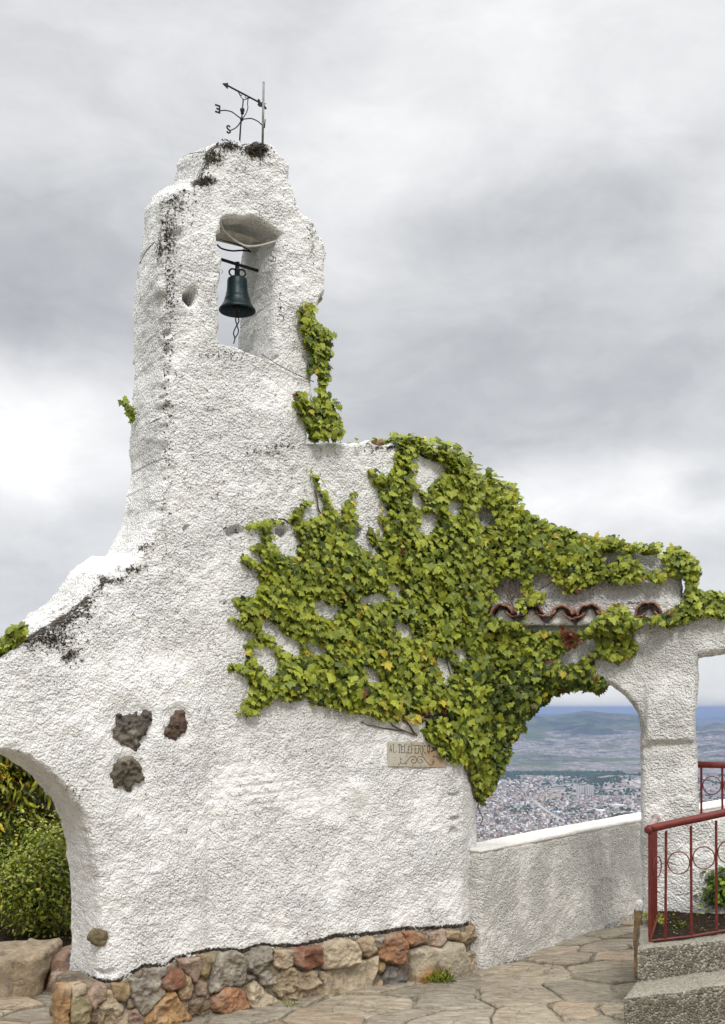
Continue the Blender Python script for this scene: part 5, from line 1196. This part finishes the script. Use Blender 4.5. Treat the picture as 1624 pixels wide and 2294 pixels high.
m = MB(); m.tube([cor + (endp - cor) * .13, cor + (endp - cor) * .5, endp, endp + np.array([.02, .12, -.004])], .0198, 14); m.build('handrail_return', M_WORN, rail)
def baluster(p, q, r=.0072):
    m = MB(); m.tube([p, q], r, 4); return m.build('baluster', M_RED, rail, smooth=False)
BT = [(1455.5, 1868, 1456, 2106), (1492, 1862, 1489, 2101), (1547.7, 1850, 1550, 2094), (1604, 1838, 1606, 2084)]
for x0_, y0_, x1_, y1_ in BT: baluster(RL.px(x0_, y0_), RL.px((x0_ + x1_) / 2, y1_))
for j in range(1, 6):
    x = 1604 + j * 57; baluster(RL.px(x, 1838 - 13.0 * j), RL.px(x, 2084 - 8.6 * j))
def ring(c, ax, r, name='ring', ys=1.0):
    m = MB(); n = 28
    m.tube([c + ax * math.cos(2 * math.pi * k / n) * r + UP * math.sin(2 * math.pi * k / n) * r * ys for k in range(n + 1)], .0032, 6, cap=False); m.build(name, M_RED, rail)
for x, y in ((1520.4, 1933), (1576.5, 1921.5), (1632, 1909), (1689, 1896), (1746, 1884)): ring(RL.px(x, y), RL.T, .0585)
ring(RL.px(1472.5, 1942), unit(RL.T + RL.N * -1.2), .055)
m = MB(); m.tube([RL.px(x, y) for x, y in ((1455, 2108), (1489, 2104), (1550, 2097), (1606, 2087), (1700, 2072), (1900, 2040))], .006, 4); m.build('bottom_rail', M_RED, rail, smooth=False)
pb0 = RL.px(1455, 2108); pe = at(1475, 2048, 6.24)
m = MB(); m.tube([pb0, pe], .006, 4); m.build('bottom_rail', M_RED, rail, smooth=False)
for k in range(1, 8):
    f_ = k / 7.5; tp = cor + (endp - cor) * f_ - UP * .02; bt = pb0 + (pe - pb0) * f_; bt = np.array([tp[0], tp[1], bt[2]]); baluster(tp, bt)
# second railing standing on the sill of the right opening
rail_front = rail
rail = empty('railing', tuple(at(1570, 1825, 6.6))); tag(rail, 'dark red railing behind the pillar at the right edge, against the view', 'railing')
RB = Plane(at(1568, 1585, 6.55) * np.array([1, 1, 0]), -3)
m = MB(); m.tube([RB.px(1560, 1712.5), RB.px(1624, 1714), RB.px(1900, 1717)], .0205, 12); m.build('handrail', M_RED, rail)
for x in (1571, 1618, 1666, 1714, 1762, 1810): baluster(RB.px(x, 1720), RB.px(x, 1840))
for x in (1594.6, 1642, 1690, 1738, 1786): ring(RB.px(x, 1759.5), RB.T, .0555)
m = MB(); m.tube([RB.px(1564, 1822), RB.px(1900, 1826)], .006, 4); m.build('bottom_rail', M_RED, rail, smooth=False)

# small weeds along the foot of the wall
def weed(c, n, label, hgt=.05):
    c = np.array(c, float); T_ = empty('weed', tuple(c)); tag(T_, label, 'weed')
    P = c + rng.normal(0, .03, (n, 3)) * np.array([1, .6, 0]); d = UP + rng.normal(0, .5, (n, 3))
    N = rng.normal(0, 1, (n, 3)); N[:, 2] *= .3
    leaves('foliage', P + d * hgt * .5, N, d, np.full(n, hgt) * rng.uniform(.4, .8, n), pal(n, (2, 5, 2, .2, 0)), M_LEAF, T_, LANCE_V * np.array([.5, 1, 1]), LANCE_F)
    m = MB(); m.tube([c - UP * .02, c + UP * .01], .006, 6); m.build('stem', M_BARK, T_)
weed(W.px(960, 2232, .13) * np.array([1, 1, 0]), 120, 'tuft of grass at the foot of the big orange-stained stone', .055)
weed(W.px(632, 2262, .13) * np.array([1, 1, 0]), 34, 'tiny green weed at the foot of the rough grey stone', .03)
# ---------------------------------------------------------------- mountain top, valley and far hills: one sheet to the horizon
PLAIN = -551.6
def ridge_y(x):      # silhouette rows of the far range as a function of bearing (x of the frame)
    return np.interp(x, [0, 900, 1100, 1180, 1230, 1270, 1310, 1370, 1440, 1500, 1570, 1600, 1640, 1800], [1600, 1606, 1606, 1602, 1607, 1600, 1592, 1598, 1605, 1612, 1628, 1619, 1626, 1630])
def terr(X, Y):
    r = np.hypot(X, Y); az = np.arctan2(X, Y); bx = CX + F * np.tan(np.clip(az, -1.2, 1.2))
    P = np.stack([X, Y, 0 * X], -1)
    z = np.full(X.shape, PLAIN)
    # foothills and far range
    rise = sstep(9500, 21000, r)
    top = EYE + (HY - ridge_y(bx)) / F * np.clip(r, 1, 24000) * np.sqrt(1 / (1 + np.tan(np.clip(az, -1.2, 1.2)) ** 2)) - PLAIN
    n = fbm(P, 1 / 3200., 5, 3); n2 = fbm(P, 1 / 900., 4, 9)
    hill = rise ** 1.1 * top * (.93 + (.55 * n + .28 * n2 + .12 * fbm(P, 1 / 300., 3, 14)) * (1 - .75 * sstep(19500, 22000, r)))
    hill = np.minimum(hill, top * sstep(8500, 14000, r)) * (1 - .15 * sstep(24000, 34000, r))
    z = z + np.maximum(hill, 0)
    for bxx, rr_, tp, wr, wt in ((1165, 14500, 1634, 1300, 700), (1330, 16500, 1618, 1200, 1500), (1230, 12200, 1672, 900, 600), (1420, 13500, 1650, 1100, 700), (1600, 12800, 1640, 1300, 900), (1100, 17500, 1612, 1200, 1500)):
        hx, hy = at(bxx, 1600, rr_)[:2]; hh = EYE + (HY - tp) / F * rr_ - PLAIN
        z = np.maximum(z, PLAIN + hh * np.exp(-(((X - hx) / wt) ** 2 + ((Y - hy) / wr) ** 2)) * (1 + .18 * n2))
    # nearer green hill at the right and the wooded spur
    hx, hy = at(1450, 1700, 7000)[:2]
    z = z + 95 * np.exp(-(((X - hx) / 620) ** 2 + ((Y - hy) / 900) ** 2)) * (1 + .35 * fbm(P, 1 / 300., 3, 5))
    hx, hy = at(1460, 1700, 4700)[:2]
    z = z + 60 * np.exp(-(((X - hx) / 190) ** 2 + ((Y - hy) / 500) ** 2)) * (1 + .3 * fbm(P, 1 / 120., 3, 5))
    z = z + 4 * n2 * sstep(3000, 5000, r)
    # the mountain we stand on
    side = sstep(-.10, .02, az) * (1 - sstep(1.3, 2.0, az))
    edge = 11 + 26 * (1 - side) + 60 * (1 - sstep(-2.2, -1.0, az)) * (az < 0) + 60 * sstep(1.6, 2.4, az)
    drop = np.clip(r - edge, 0, None)
    mz = -.06 - drop * .9 + 6 * fbm(P, 1 / 60., 4, 2) * sstep(10, 120, drop)
    mz = np.where(r < edge, -.06, mz)
    return np.maximum(z, mz)
rad = np.concatenate([[0.5], np.geomspace(2, 900, 70), np.geomspace(960, 9000, 120)[0:], np.geomspace(9100, 24000, 190), np.geomspace(24500, 45000, 14)])
azs = np.concatenate([np.linspace(-180, -30, 60, endpoint=False), np.linspace(-30, 4, 70, endpoint=False), np.linspace(4, 24, 420, endpoint=False), np.linspace(24, 60, 60, endpoint=False), np.linspace(60, 180, 50, endpoint=False)])
RR, AA = np.meshgrid(rad, np.radians(azs), indexing='ij')
TX, TY = RR * np.sin(AA), RR * np.cos(AA); TZ = terr(TX, TY)
nr_, na_ = RR.shape; ii = np.arange(nr_ * na_).reshape(nr_, na_); nxt = np.roll(ii, -1, 1)
tq = np.stack([ii[:-1].ravel(), nxt[:-1].ravel(), nxt[1:].ravel(), ii[1:].ravel()], -1)
t = NT('land')
geo = t.n('ShaderNodeNewGeometry').outputs['Position']
far_dark = 1; dist = t.n('ShaderNodeVectorMath', operation='LENGTH', i_0=geo).outputs['Value']
big_ = t.noise(1 / 1500., 5, .6, geo, .6); mid_ = t.noise(1 / 260., 5, .65, geo, .3); wide_ = t.noise(1 / 700., 7, .7, geo, 1.0); fin_ = t.noise(1 / 28., 3, .6, geo)
vv = t.n('ShaderNodeTexVoronoi', i_Vector=geo, i_Scale=1 / 22.); vc = t.n('ShaderNodeSeparateColor', i_0=vv.outputs['Color']).outputs[0]
vv2 = t.n('ShaderNodeTexVoronoi', i_Vector=geo, i_Scale=1 / 60.); vc2 = t.n('ShaderNodeSeparateColor', i_0=vv2.outputs['Color']).outputs[0]
town = t.ramp(vc, [(.0, (.05, .05, .055)), (.3, (.13, .115, .11)), (.6, (.23, .20, .19)), (.85, (.32, .29, .27)), (1., (.66, .64, .62))])
town = t.mix(.45, town, t.ramp(vc2, [(0., (.07, .07, .07)), (.5, (.19, .165, .15)), (1., (.38, .35, .33))]))
fieldc = t.ramp(mid_, [(.32, (.022, .035, .020)), (.45, (.06, .075, .035)), (.58, (.13, .13, .065)), (.72, (.20, .16, .10))])
woods = (.012, .022, .016)
zz_ = t.n('ShaderNodeSeparateXYZ', i_0=geo).outputs[2]
# towns fill the plain and climb the lower slopes; woods and pasture above
hgt = t.math('MULTIPLY', t.math('ADD', zz_, 551.), 1 / 330.)
urban = t.ramp(t.math('ADD', hgt, t.math('MULTIPLY', t.math('SUBTRACT', big_, .5), 1.8)), [(.46, 1.), (.62, 0.)])
park = t.math('MAXIMUM', t.ramp(mid_, [(.60, 0.), (.64, 1.)]), t.math('MULTIPLY', t.ramp(wide_, [(.47, 0.), (.54, 1.)]), t.ramp(t.math('MULTIPLY', dist, 1 / 16000.), [(.5, 0.), (.62, 1.)])))
land = t.mix(urban, fieldc, town)
land = t.mix(t.math('MULTIPLY', park, .8), land, t.mix(t.ramp(big_, [(.45, 0.), (.5, 1.)]), woods, (.07, .10, .035)))
land = t.mix(t.ramp(t.math('ADD', hgt, t.math('MULTIPLY', t.math('SUBTRACT', mid_, .5), .9)), [(1.0, 0.), (1.15, 1.)]), land, (.02, .035, .024))
sc_ = t.ramp(t.noise(1 / 6., 5, .7, geo), [(.35, (.014, .022, .010)), (.55, (.05, .06, .022)), (.7, (.10, .085, .04))])
land = t.mix(t.ramp(t.math('MULTIPLY', dist, 1 / 4000.), [(.55, 0.), (.62, 1.)]), sc_, land)
M_LAND = t.done(land, .95, spec=.1)
tag(mesh_obj('terrain', np.stack([TX, TY, TZ], -1).reshape(-1, 3), tq, M_LAND, smooth=True), kind='structure')

# ---------------------------------------------------------------- the town below
def tint_mat(name, rough=.9):
    t = NT(name); return t.done(t.attr('tint', 'Color'), rough, spec=.2)
M_HOUSE = tint_mat('house_paint'); M_WOOD = tint_mat('far_leaves', .95); M_ROAD = simple('far_road', (.33, .31, .29), .95, nscale=.02, var=.1, bump=0.)
def px_of(X, Y, Z): return CX + F * X / Y, HY - F * (Z - EYE) / Y
wallc = np.array([(.56, .54, .51), (.68, .66, .64), (.40, .34, .30), (.33, .23, .18), (.24, .23, .23), (.80, .79, .78), (.48, .42, .35), (.16, .15, .15)])
roofc = np.array([(.26, .15, .11), (.26, .24, .23), (.40, .38, .36), (.15, .11, .09), (.58, .57, .56), (.31, .26, .22), (.13, .13, .13)])
ROAD = [at(x, y, 551.6 * F / (y - HY))[:2] for x, y in ((1196, 1796), (1206, 1803), (1216, 1811), (1233, 1822), (1256, 1836), (1290, 1856), (1340, 1890))]
def dist_path(X, Y, path):
    d = np.full(X.shape, 1e9)
    for a, b in zip(path[:-1], path[1:]):
        e = b - a; t_ = np.clip(((X - a[0]) * e[0] + (Y - a[1]) * e[1]) / (e @ e), 0, 1); d = np.minimum(d, np.hypot(X - a[0] - t_ * e[0], Y - a[1] - t_ * e[1]))
    return d
r_ = np.random.default_rng(55)
cells = []
for (Y0, Y1, g_) in ((3200, 5200, 21.), (5200, 6900, 27.), (6900, 8100, 36.)):
    ys = np.arange(Y0, Y1, g_); 
    X_, Y_ = np.meshgrid(np.arange(.07 * Y0, .40 * Y1, g_), ys)
    X_ = X_.ravel(); Y_ = Y_.ravel()
    k = (X_ / Y_ > .085) & (X_ / Y_ < .375); cells.append(np.stack([X_[k] + r_.uniform(-.22, .22, k.sum()) * g_, Y_[k] + r_.uniform(-.22, .22, k.sum()) * g_, np.full(k.sum(), g_)], 1))
cells = np.concatenate(cells)
X_, Y_, g_ = cells.T
P2 = np.stack([X_, Y_, 0 * X_], -1)
street = (np.abs(((X_ * .8 + Y_ * .6) / 130) % 1 - .5) < .42)
green = fbm(P2, 1 / 420., 3, 12) + .5 * fbm(P2, 1 / 120., 2, 13)
hz = terr(X_, Y_)
k = street & (green < .30) & (dist_path(X_, Y_, ROAD) > 22) & (hz < PLAIN + 26)
bx_, by_ = px_of(X_, Y_, hz)
k &= ~((bx_ > 1225) & (by_ < 1800) & (by_ > 1762) & (bx_ < 1300) & (r_.random(len(X_)) < .8))
X_, Y_, g_, hz, bx_, by_ = X_[k], Y_[k], g_[k], hz[k], bx_[k], by_[k]
nH = len(X_)
wx = g_ * r_.uniform(.34, .62, nH); wy = g_ * r_.uniform(.34, .62, nH); hh_ = r_.uniform(5, 12, nH) * np.where(r_.random(nH) < .05, 2.2, 1)
big_b = r_.random(nH) < .04; wx = np.where(big_b, wx * 1.5, wx)
rot_ = r_.choice([.35, .35 + math.pi / 2, .9, .1], nH) + r_.normal(0, .05, nH)
wc = wallc[r_.integers(0, 8, nH)] * r_.uniform(.75, 1.15, (nH, 1)); rc = roofc[r_.integers(0, 7, nH)] * r_.uniform(.75, 1.2, (nH, 1))
HV = np.array([(-1, -1, 0), (1, -1, 0), (1, 1, 0), (-1, 1, 0), (-1, -1, 1), (1, -1, 1), (1, 1, 1), (-1, 1, 1), (-1, -1, 1), (1, -1, 1), (1, 1, 1), (-1, 1, 1), (-1, 0, 1.3), (1, 0, 1.3)], float)
HQ = np.array([(0, 1, 5, 4), (1, 2, 6, 5), (2, 3, 7, 6), (3, 0, 4, 7), (8, 9, 13, 12), (10, 11, 12, 13)]); HT = np.array([(9, 10, 13), (11, 8, 12)])
def houses(i):
    c, s = np.cos(rot_[i])[:, None], np.sin(rot_[i])[:, None]
    lx = HV[None, :, 0] * wx[i][:, None] / 2; ly = HV[None, :, 1] * wy[i][:, None] / 2
    V = np.stack([X_[i][:, None] + lx * c - ly * s, Y_[i][:, None] + lx * s + ly * c, hz[i][:, None] - 1 + HV[None, :, 2] * (hh_[i] + 1)[:, None]], -1)
    C_ = np.concatenate([np.repeat(wc[i][:, None], 8, 1), np.repeat(rc[i][:, None], 6, 1)], 1)
    off = (np.arange(len(i)) * 14)[:, None, None]
    return V.reshape(-1, 3), (HQ[None] + off).reshape(-1, 4), (HT[None] + off).reshape(-1, 3), C_.reshape(-1, 3)
vis = ((bx_ > 1075) & (bx_ < 1434) & (by_ < np.interp(bx_, [1070, 1437], [1908, 1836])) | ((bx_ > 1568) & (bx_ < 1624) & (by_ < 1818))) & (by_ > 1740)
size = np.where(vis, wx * hh_ / Y_ ** 2, 0); order = np.argsort(-size); near = order[:300]; rest = order[300:]
V, q4, t3, C_ = houses(rest)
tag(mesh_obj('houses', V, [q4, t3], M_HOUSE, None, False, cols=C_), 'dense mass of small far houses filling the valley floor', 'houses', kind='stuff')
for i in near:
    V, q4, t3, C_ = houses(np.array([i])); o_ = V.mean(0)
    o = mesh_obj('house', V - o_, [q4, t3], M_HOUSE, None, False, cols=C_); o.location = tuple(o_)
    tag(o, 'tiny far town house in the valley below the parapet', 'house', 'nearest houses of the town far below')
def block(name, x, y0, y1, wpx, dep, col, label, cat, roof=None, ang=0.1, parts=0, group=None):
    Yd = 551.6 * F / (y1 - HY); b = at(x, y1, Yd); w = wpx / F * Yd; h = (y1 - y0) / F * Yd
    gz = float(terr(np.array([b[0]]), np.array([b[1]]))[0]); T_ = empty(name, (b[0], b[1], gz)); tag(T_, label, cat, group)
    Mr = [[math.cos(ang), -math.sin(ang), 0], [math.sin(ang), math.cos(ang), 0], [0, 0, 1]]
    m = MB(); m.box((b[0], b[1], gz + h / 2 - 1), (w, dep, h + 2), Mr, col); m.build('wall', M_HOUSE, T_, smooth=False, cols=True)
    m = MB(); m.box((b[0], b[1], gz + h + .8), (w + 1, dep + 1, 1.6), Mr, roof or tuple(np.array(col) * .8)); m.build('roof', M_HOUSE, T_, smooth=False, cols=True)
    for q in range(parts):
        m = MB(); fx = (q + .5) / parts - .5
        c_ = np.array([b[0], b[1], 0]) + np.array(Mr)[:, 0] * fx * w - np.array(Mr)[:, 1] * (dep / 2 + .3)
        m.box((c_[0], c_[1], gz + h * .5), (w / parts * .35, .6, h * .94), Mr, (.22, .23, .26)); m.build('window_column', M_HOUSE, T_, smooth=False, cols=True)
block('apartment_tower', 1300.5, 1768, 1792, 19, 22, (.60, .58, .54), 'pale apartment tower on the valley floor, left one of a pair', 'apartment tower', parts=5)
block('apartment_tower', 1321, 1768, 1793, 17, 22, (.55, .53, .50), 'pale apartment tower on the valley floor, right one of a pair', 'apartment tower', parts=4)
block('warehouse', 1345, 1816, 1821, 18, 40, (.75, .74, .72), 'bright white-roofed warehouse in the town, below the pair of towers', 'warehouse', (.85, .84, .82))
block('warehouse', 1383, 1806, 1810, 34, 46, (.60, .60, .60), 'long pale warehouse roof near the dark wood at the arch pillar', 'warehouse', (.66, .66, .67))
block('warehouse', 1207, 1823, 1827, 34, 36, (.45, .36, .27), 'long buff shed beside the main road in the town', 'warehouse', (.52, .42, .30))
block('warehouse', 1248, 1817, 1821, 20, 40, (.40, .44, .50), 'blue-grey roofed shed left of the white warehouse', 'warehouse', (.42, .47, .55))
block('warehouse', 1216, 1835, 1840, 24, 30, (.33, .15, .09), 'brick-red roofed shed low in the town beside the road', 'warehouse', (.36, .16, .10))
for k, (x, y, w, a) in enumerate(((1199, 1793, 13, .7), (1212, 1788, 16, .5), (1226, 1785, 16, .25), (1235, 1793, 16, .4), (1250, 1790, 15, .15))):
    block('terrace_row', x, y - 4, y, w, 16, (.55, .45, .33), ('first', 'second', 'third', 'fourth', 'fifth')[k] + ' of the curved buff terrace rows north of the road, counted from the arch', 'terraced houses', (.50, .36, .24), a, group='curved buff terraces')
# main road through the town
m = MB(); V = []; 
for i, p in enumerate(ROAD):
    d = unit(ROAD[min(i + 1, len(ROAD) - 1)] - ROAD[max(i - 1, 0)]); nrm = np.array([-d[1], d[0]])
    for s_ in (-1, 1):
        q = p + nrm * s_ * 11; V.append((q[0], q[1], float(terr(np.array([q[0]]), np.array([q[1]]))[0]) + 3.0))
m.add(np.array(V), [(2 * i, 2 * i + 1, 2 * i + 3, 2 * i + 2) for i in range(len(ROAD) - 1)]); tag(m.build('road', M_ROAD, smooth=False), kind='structure')
# woods, parks and street trees: clumps
ICO = []
for k in range(6):
    pass
oct_v = np.array([(1, 0, 0), (.31, .95, 0), (-.81, .59, 0), (-.81, -.59, 0), (.31, -.95, 0), (.45, .33, .75), (-.55, .0, .8), (.2, -.6, .7), (0, 0, 1.0)]) ; oct_f = np.array([(0, 1, 5), (1, 2, 6), (1, 6, 5), (2, 3, 6), (3, 4, 7), (3, 7, 6), (4, 0, 7), (0, 5, 7), (5, 6, 8), (6, 7, 8), (7, 5, 8)])
def clumps(Xc, Yc, rr, name, label, mul=1.0):
    n = len(Xc); z = terr(Xc, Yc); a = r_.uniform(0, 6.28, n); c, s = np.cos(a)[:, None], np.sin(a)[:, None]
    v = oct_v[None] * rr[:, None, None] * r_.uniform(.8, 1.2, (n, len(oct_v), 1))
    V = np.stack([Xc[:, None] + v[..., 0] * c - v[..., 1] * s, Yc[:, None] + v[..., 0] * s + v[..., 1] * c, z[:, None] - 1 + v[..., 2] * 1.1], -1)
    F_ = (oct_f[None] + (np.arange(n) * len(oct_v))[:, None, None]).reshape(-1, 3)
    C_ = np.repeat(np.array([(.022, .040, .018)]) * r_.uniform(.6, 1.9, (n, 1)) * mul, len(oct_v), 0)
    tag(mesh_obj(name, V.reshape(-1, 3), F_, M_WOOD, None, True, cols=C_), label, 'trees', kind='stuff')
n = 9000; Yc = r_.uniform(3300, 8000, n); Xc = Yc * r_.uniform(.085, .375, n); P3 = np.stack([Xc, Yc, 0 * Xc], -1)
gk = (fbm(P3, 1 / 420., 3, 12) + .5 * fbm(P3, 1 / 120., 2, 13) > .26) | (r_.random(n) < .22); gk &= dist_path(Xc, Yc, ROAD) > 16
clumps(Xc[gk], Yc[gk], r_.uniform(5, 11, gk.sum()), 'street_trees', 'scattered dark street and park trees all over the town')
n = 5200; Yc = r_.uniform(7900, 9000, n); Xc = Yc * r_.uniform(.085, .375, n); P3 = np.stack([Xc, Yc, 0 * Xc], -1); gk = fbm(P3, 1 / 500., 3, 30) > -.12
clumps(Xc[gk], Yc[gk], r_.uniform(9, 20, gk.sum()), 'woods', 'dark belt of woods at the far edge of the town')
n = 2600; c_ = at(1440, 1800, 4700)[:2]; Xc = c_[0] + r_.normal(0, 85, n); Yc = c_[1] + r_.normal(0, 260, n); clumps(Xc, Yc, r_.uniform(7, 13, n), 'woods', 'dark wooded spur beside the arch pillar', .8)
n = 2200; c_ = at(1440, 1760, 7000)[:2]; Xc = c_[0] + r_.normal(0, 420, n); Yc = c_[1] + r_.normal(0, 420, n); P3 = np.stack([Xc, Yc, 0 * Xc], -1); gk = fbm(P3, 1 / 200., 3, 33) > .02
clumps(Xc[gk], Yc[gk], r_.uniform(7, 14, gk.sum()), 'woods', 'broken woods over the green hill right of the towers')

# ---------------------------------------------------------------- the air
m = MB(); m.box((0, 0, (30 - 620) / 2), (96000, 96000, 650), None)
hz_ = m.build('haze', None, smooth=False); tag(hz_, kind='stuff')
hm = bpy.data.materials.new('haze'); hm.use_nodes = True; ht = hm.node_tree; ht.nodes.remove(ht.nodes['Principled BSDF'])
pv = ht.nodes.new('ShaderNodeVolumePrincipled'); pv.inputs['Color'].default_value = (.33, .46, .76, 1); pv.inputs['Density'].default_value = HAZE; pv.inputs['Anisotropy'].default_value = .2
ht.links.new(pv.outputs[0], ht.nodes['Material Output'].inputs['Volume']); hz_.data.materials.append(hm)
# ---------------------------------------------------------------- sky, sun
world = bpy.data.worlds.new('World'); scene.world = world; world.use_nodes = True
wt = world.node_tree; wt.nodes.clear()
def wn(typ, **kw):
    nd = wt.nodes.new(typ)
    for k, v in kw.items():
        if k.startswith('i_'):
            key = k[2:]; key = int(key) if key.isdigit() else key.replace('_', ' ')
            if hasattr(v, 'is_linked'): wt.links.new(v, nd.inputs[key])
            else: nd.inputs[key].default_value = v
        else: setattr(nd, k, v)
    return nd
def wm(op, a, b=0., c=0., clamp=False): return wn('ShaderNodeMath', operation=op, use_clamp=clamp, i_0=a, i_1=b, i_2=c).outputs[0]
SUN_EL, SUN_ROT = 45, 172     # sun_rotation, degrees
sky = wn('ShaderNodeTexSky', sky_type='NISHITA', sun_disc=False, sun_elevation=R(SUN_EL), sun_rotation=R(SUN_ROT), altitude=3000.)
co = wn('ShaderNodeTexCoord').outputs['Generated']
warpn = wn('ShaderNodeTexNoise', i_Vector=co, i_Scale=3.2, i_Detail=5., i_Roughness=.6)
warp = wn('ShaderNodeVectorMath', operation='MULTIPLY_ADD', i_0=wn('ShaderNodeVectorMath', operation='SUBTRACT', i_0=warpn.outputs['Color'], i_1=(.5, .5, .5)).outputs[0], i_1=(.16, .16, .11), i_2=co).outputs[0]
stre = wn('ShaderNodeVectorMath', operation='MULTIPLY', i_0=co, i_1=(1, 1, 2.2)).outputs[0]
n1 = wn('ShaderNodeTexNoise', i_Vector=stre, i_Scale=2.6, i_Detail=7., i_Roughness=.55, i_Distortion=.5).outputs['Fac']
n2 = wn('ShaderNodeTexNoise', i_Vector=stre, i_Scale=9., i_Detail=8., i_Roughness=.6, i_Distortion=.5).outputs['Fac']
n3 = wn('ShaderNodeTexNoise', i_Vector=stre, i_Scale=28., i_Detail=5., i_Roughness=.6).outputs['Fac']
tone = wm('ADD', wm('ADD', BASE_SKY, wm('MULTIPLY', wm('SUBTRACT', n3, .5), .07)), wm('ADD', wm('MULTIPLY', wm('SUBTRACT', n1, .5), .30), wm('MULTIPLY', wm('SUBTRACT', n2, .5), .32)))
def dirv(x, y):
    v = Vector(((x - CX) / F, 1, (HY - y) / F)).normalized(); return tuple(v)
for x, y, rx, ry, amp in CLOUDS:
    d = wn('ShaderNodeVectorMath', operation='SUBTRACT', i_0=warp, i_1=dirv(x, y)).outputs[0]
    sx, sy = F / rx, F / ry
    d = wn('ShaderNodeVectorMath', operation='MULTIPLY', i_0=d, i_1=(sx, 3., sy)).outputs[0]
    L = wn('ShaderNodeVectorMath', operation='LENGTH', i_0=d).outputs['Value']
    g = wn('ShaderNodeMapRange', interpolation_type='SMOOTHERSTEP', i_0=L, i_1=0., i_2=2.0, i_3=amp, i_4=0.).outputs[0]
    tone = wm('ADD', tone, g)
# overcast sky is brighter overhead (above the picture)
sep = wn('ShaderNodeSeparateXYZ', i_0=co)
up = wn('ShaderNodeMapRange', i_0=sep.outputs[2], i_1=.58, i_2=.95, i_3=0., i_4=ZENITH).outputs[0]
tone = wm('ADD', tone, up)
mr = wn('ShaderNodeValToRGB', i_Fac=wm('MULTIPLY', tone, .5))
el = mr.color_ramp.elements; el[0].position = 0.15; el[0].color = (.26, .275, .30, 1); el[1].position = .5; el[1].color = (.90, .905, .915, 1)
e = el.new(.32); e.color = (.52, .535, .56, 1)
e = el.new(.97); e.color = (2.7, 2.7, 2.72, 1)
low = wn('ShaderNodeMapRange', i_0=sep.outputs[2], i_1=-.02, i_2=0.01, i_3=0., i_4=1.).outputs[0]
cl = wn('ShaderNodeMix', data_type='RGBA', i_0=low, i_6=(.30, .34, .42, 1)); wt.links.new(mr.outputs[0], cl.inputs[7])
b1 = wn('ShaderNodeBackground', i_Color=sky.outputs[0], i_Strength=.05)
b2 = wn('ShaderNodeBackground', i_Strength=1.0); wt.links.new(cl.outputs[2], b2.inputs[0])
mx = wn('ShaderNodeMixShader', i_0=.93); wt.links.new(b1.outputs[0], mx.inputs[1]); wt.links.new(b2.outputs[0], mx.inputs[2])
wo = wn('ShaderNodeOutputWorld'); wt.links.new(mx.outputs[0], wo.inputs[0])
sd_ = bpy.data.lights.new('sun', 'SUN'); sd_.energy = SUN_E; sd_.angle = R(SUN_ANG); sd_.color = (1, .96, .9)
sun = bpy.data.objects.new('sun', sd_); COL.objects.link(sun)
az = R(SUN_ROT)    # sky rotation is measured clockwise from +Y
sv = Vector((math.sin(az) * math.cos(R(SUN_EL)), math.cos(az) * math.cos(R(SUN_EL)), math.sin(R(SUN_EL))))
sun.rotation_euler = sv.to_track_quat('Z', 'Y').to_euler()
scene.view_settings.view_transform = 'Standard'; scene.view_settings.look = 'None'; scene.view_settings.gamma = 1; scene.view_settings.exposure = EXPO
scene.cycles.use_denoising = True
scene.cycles.max_bounces = 6
scene.cycles.volume_bounces = 0
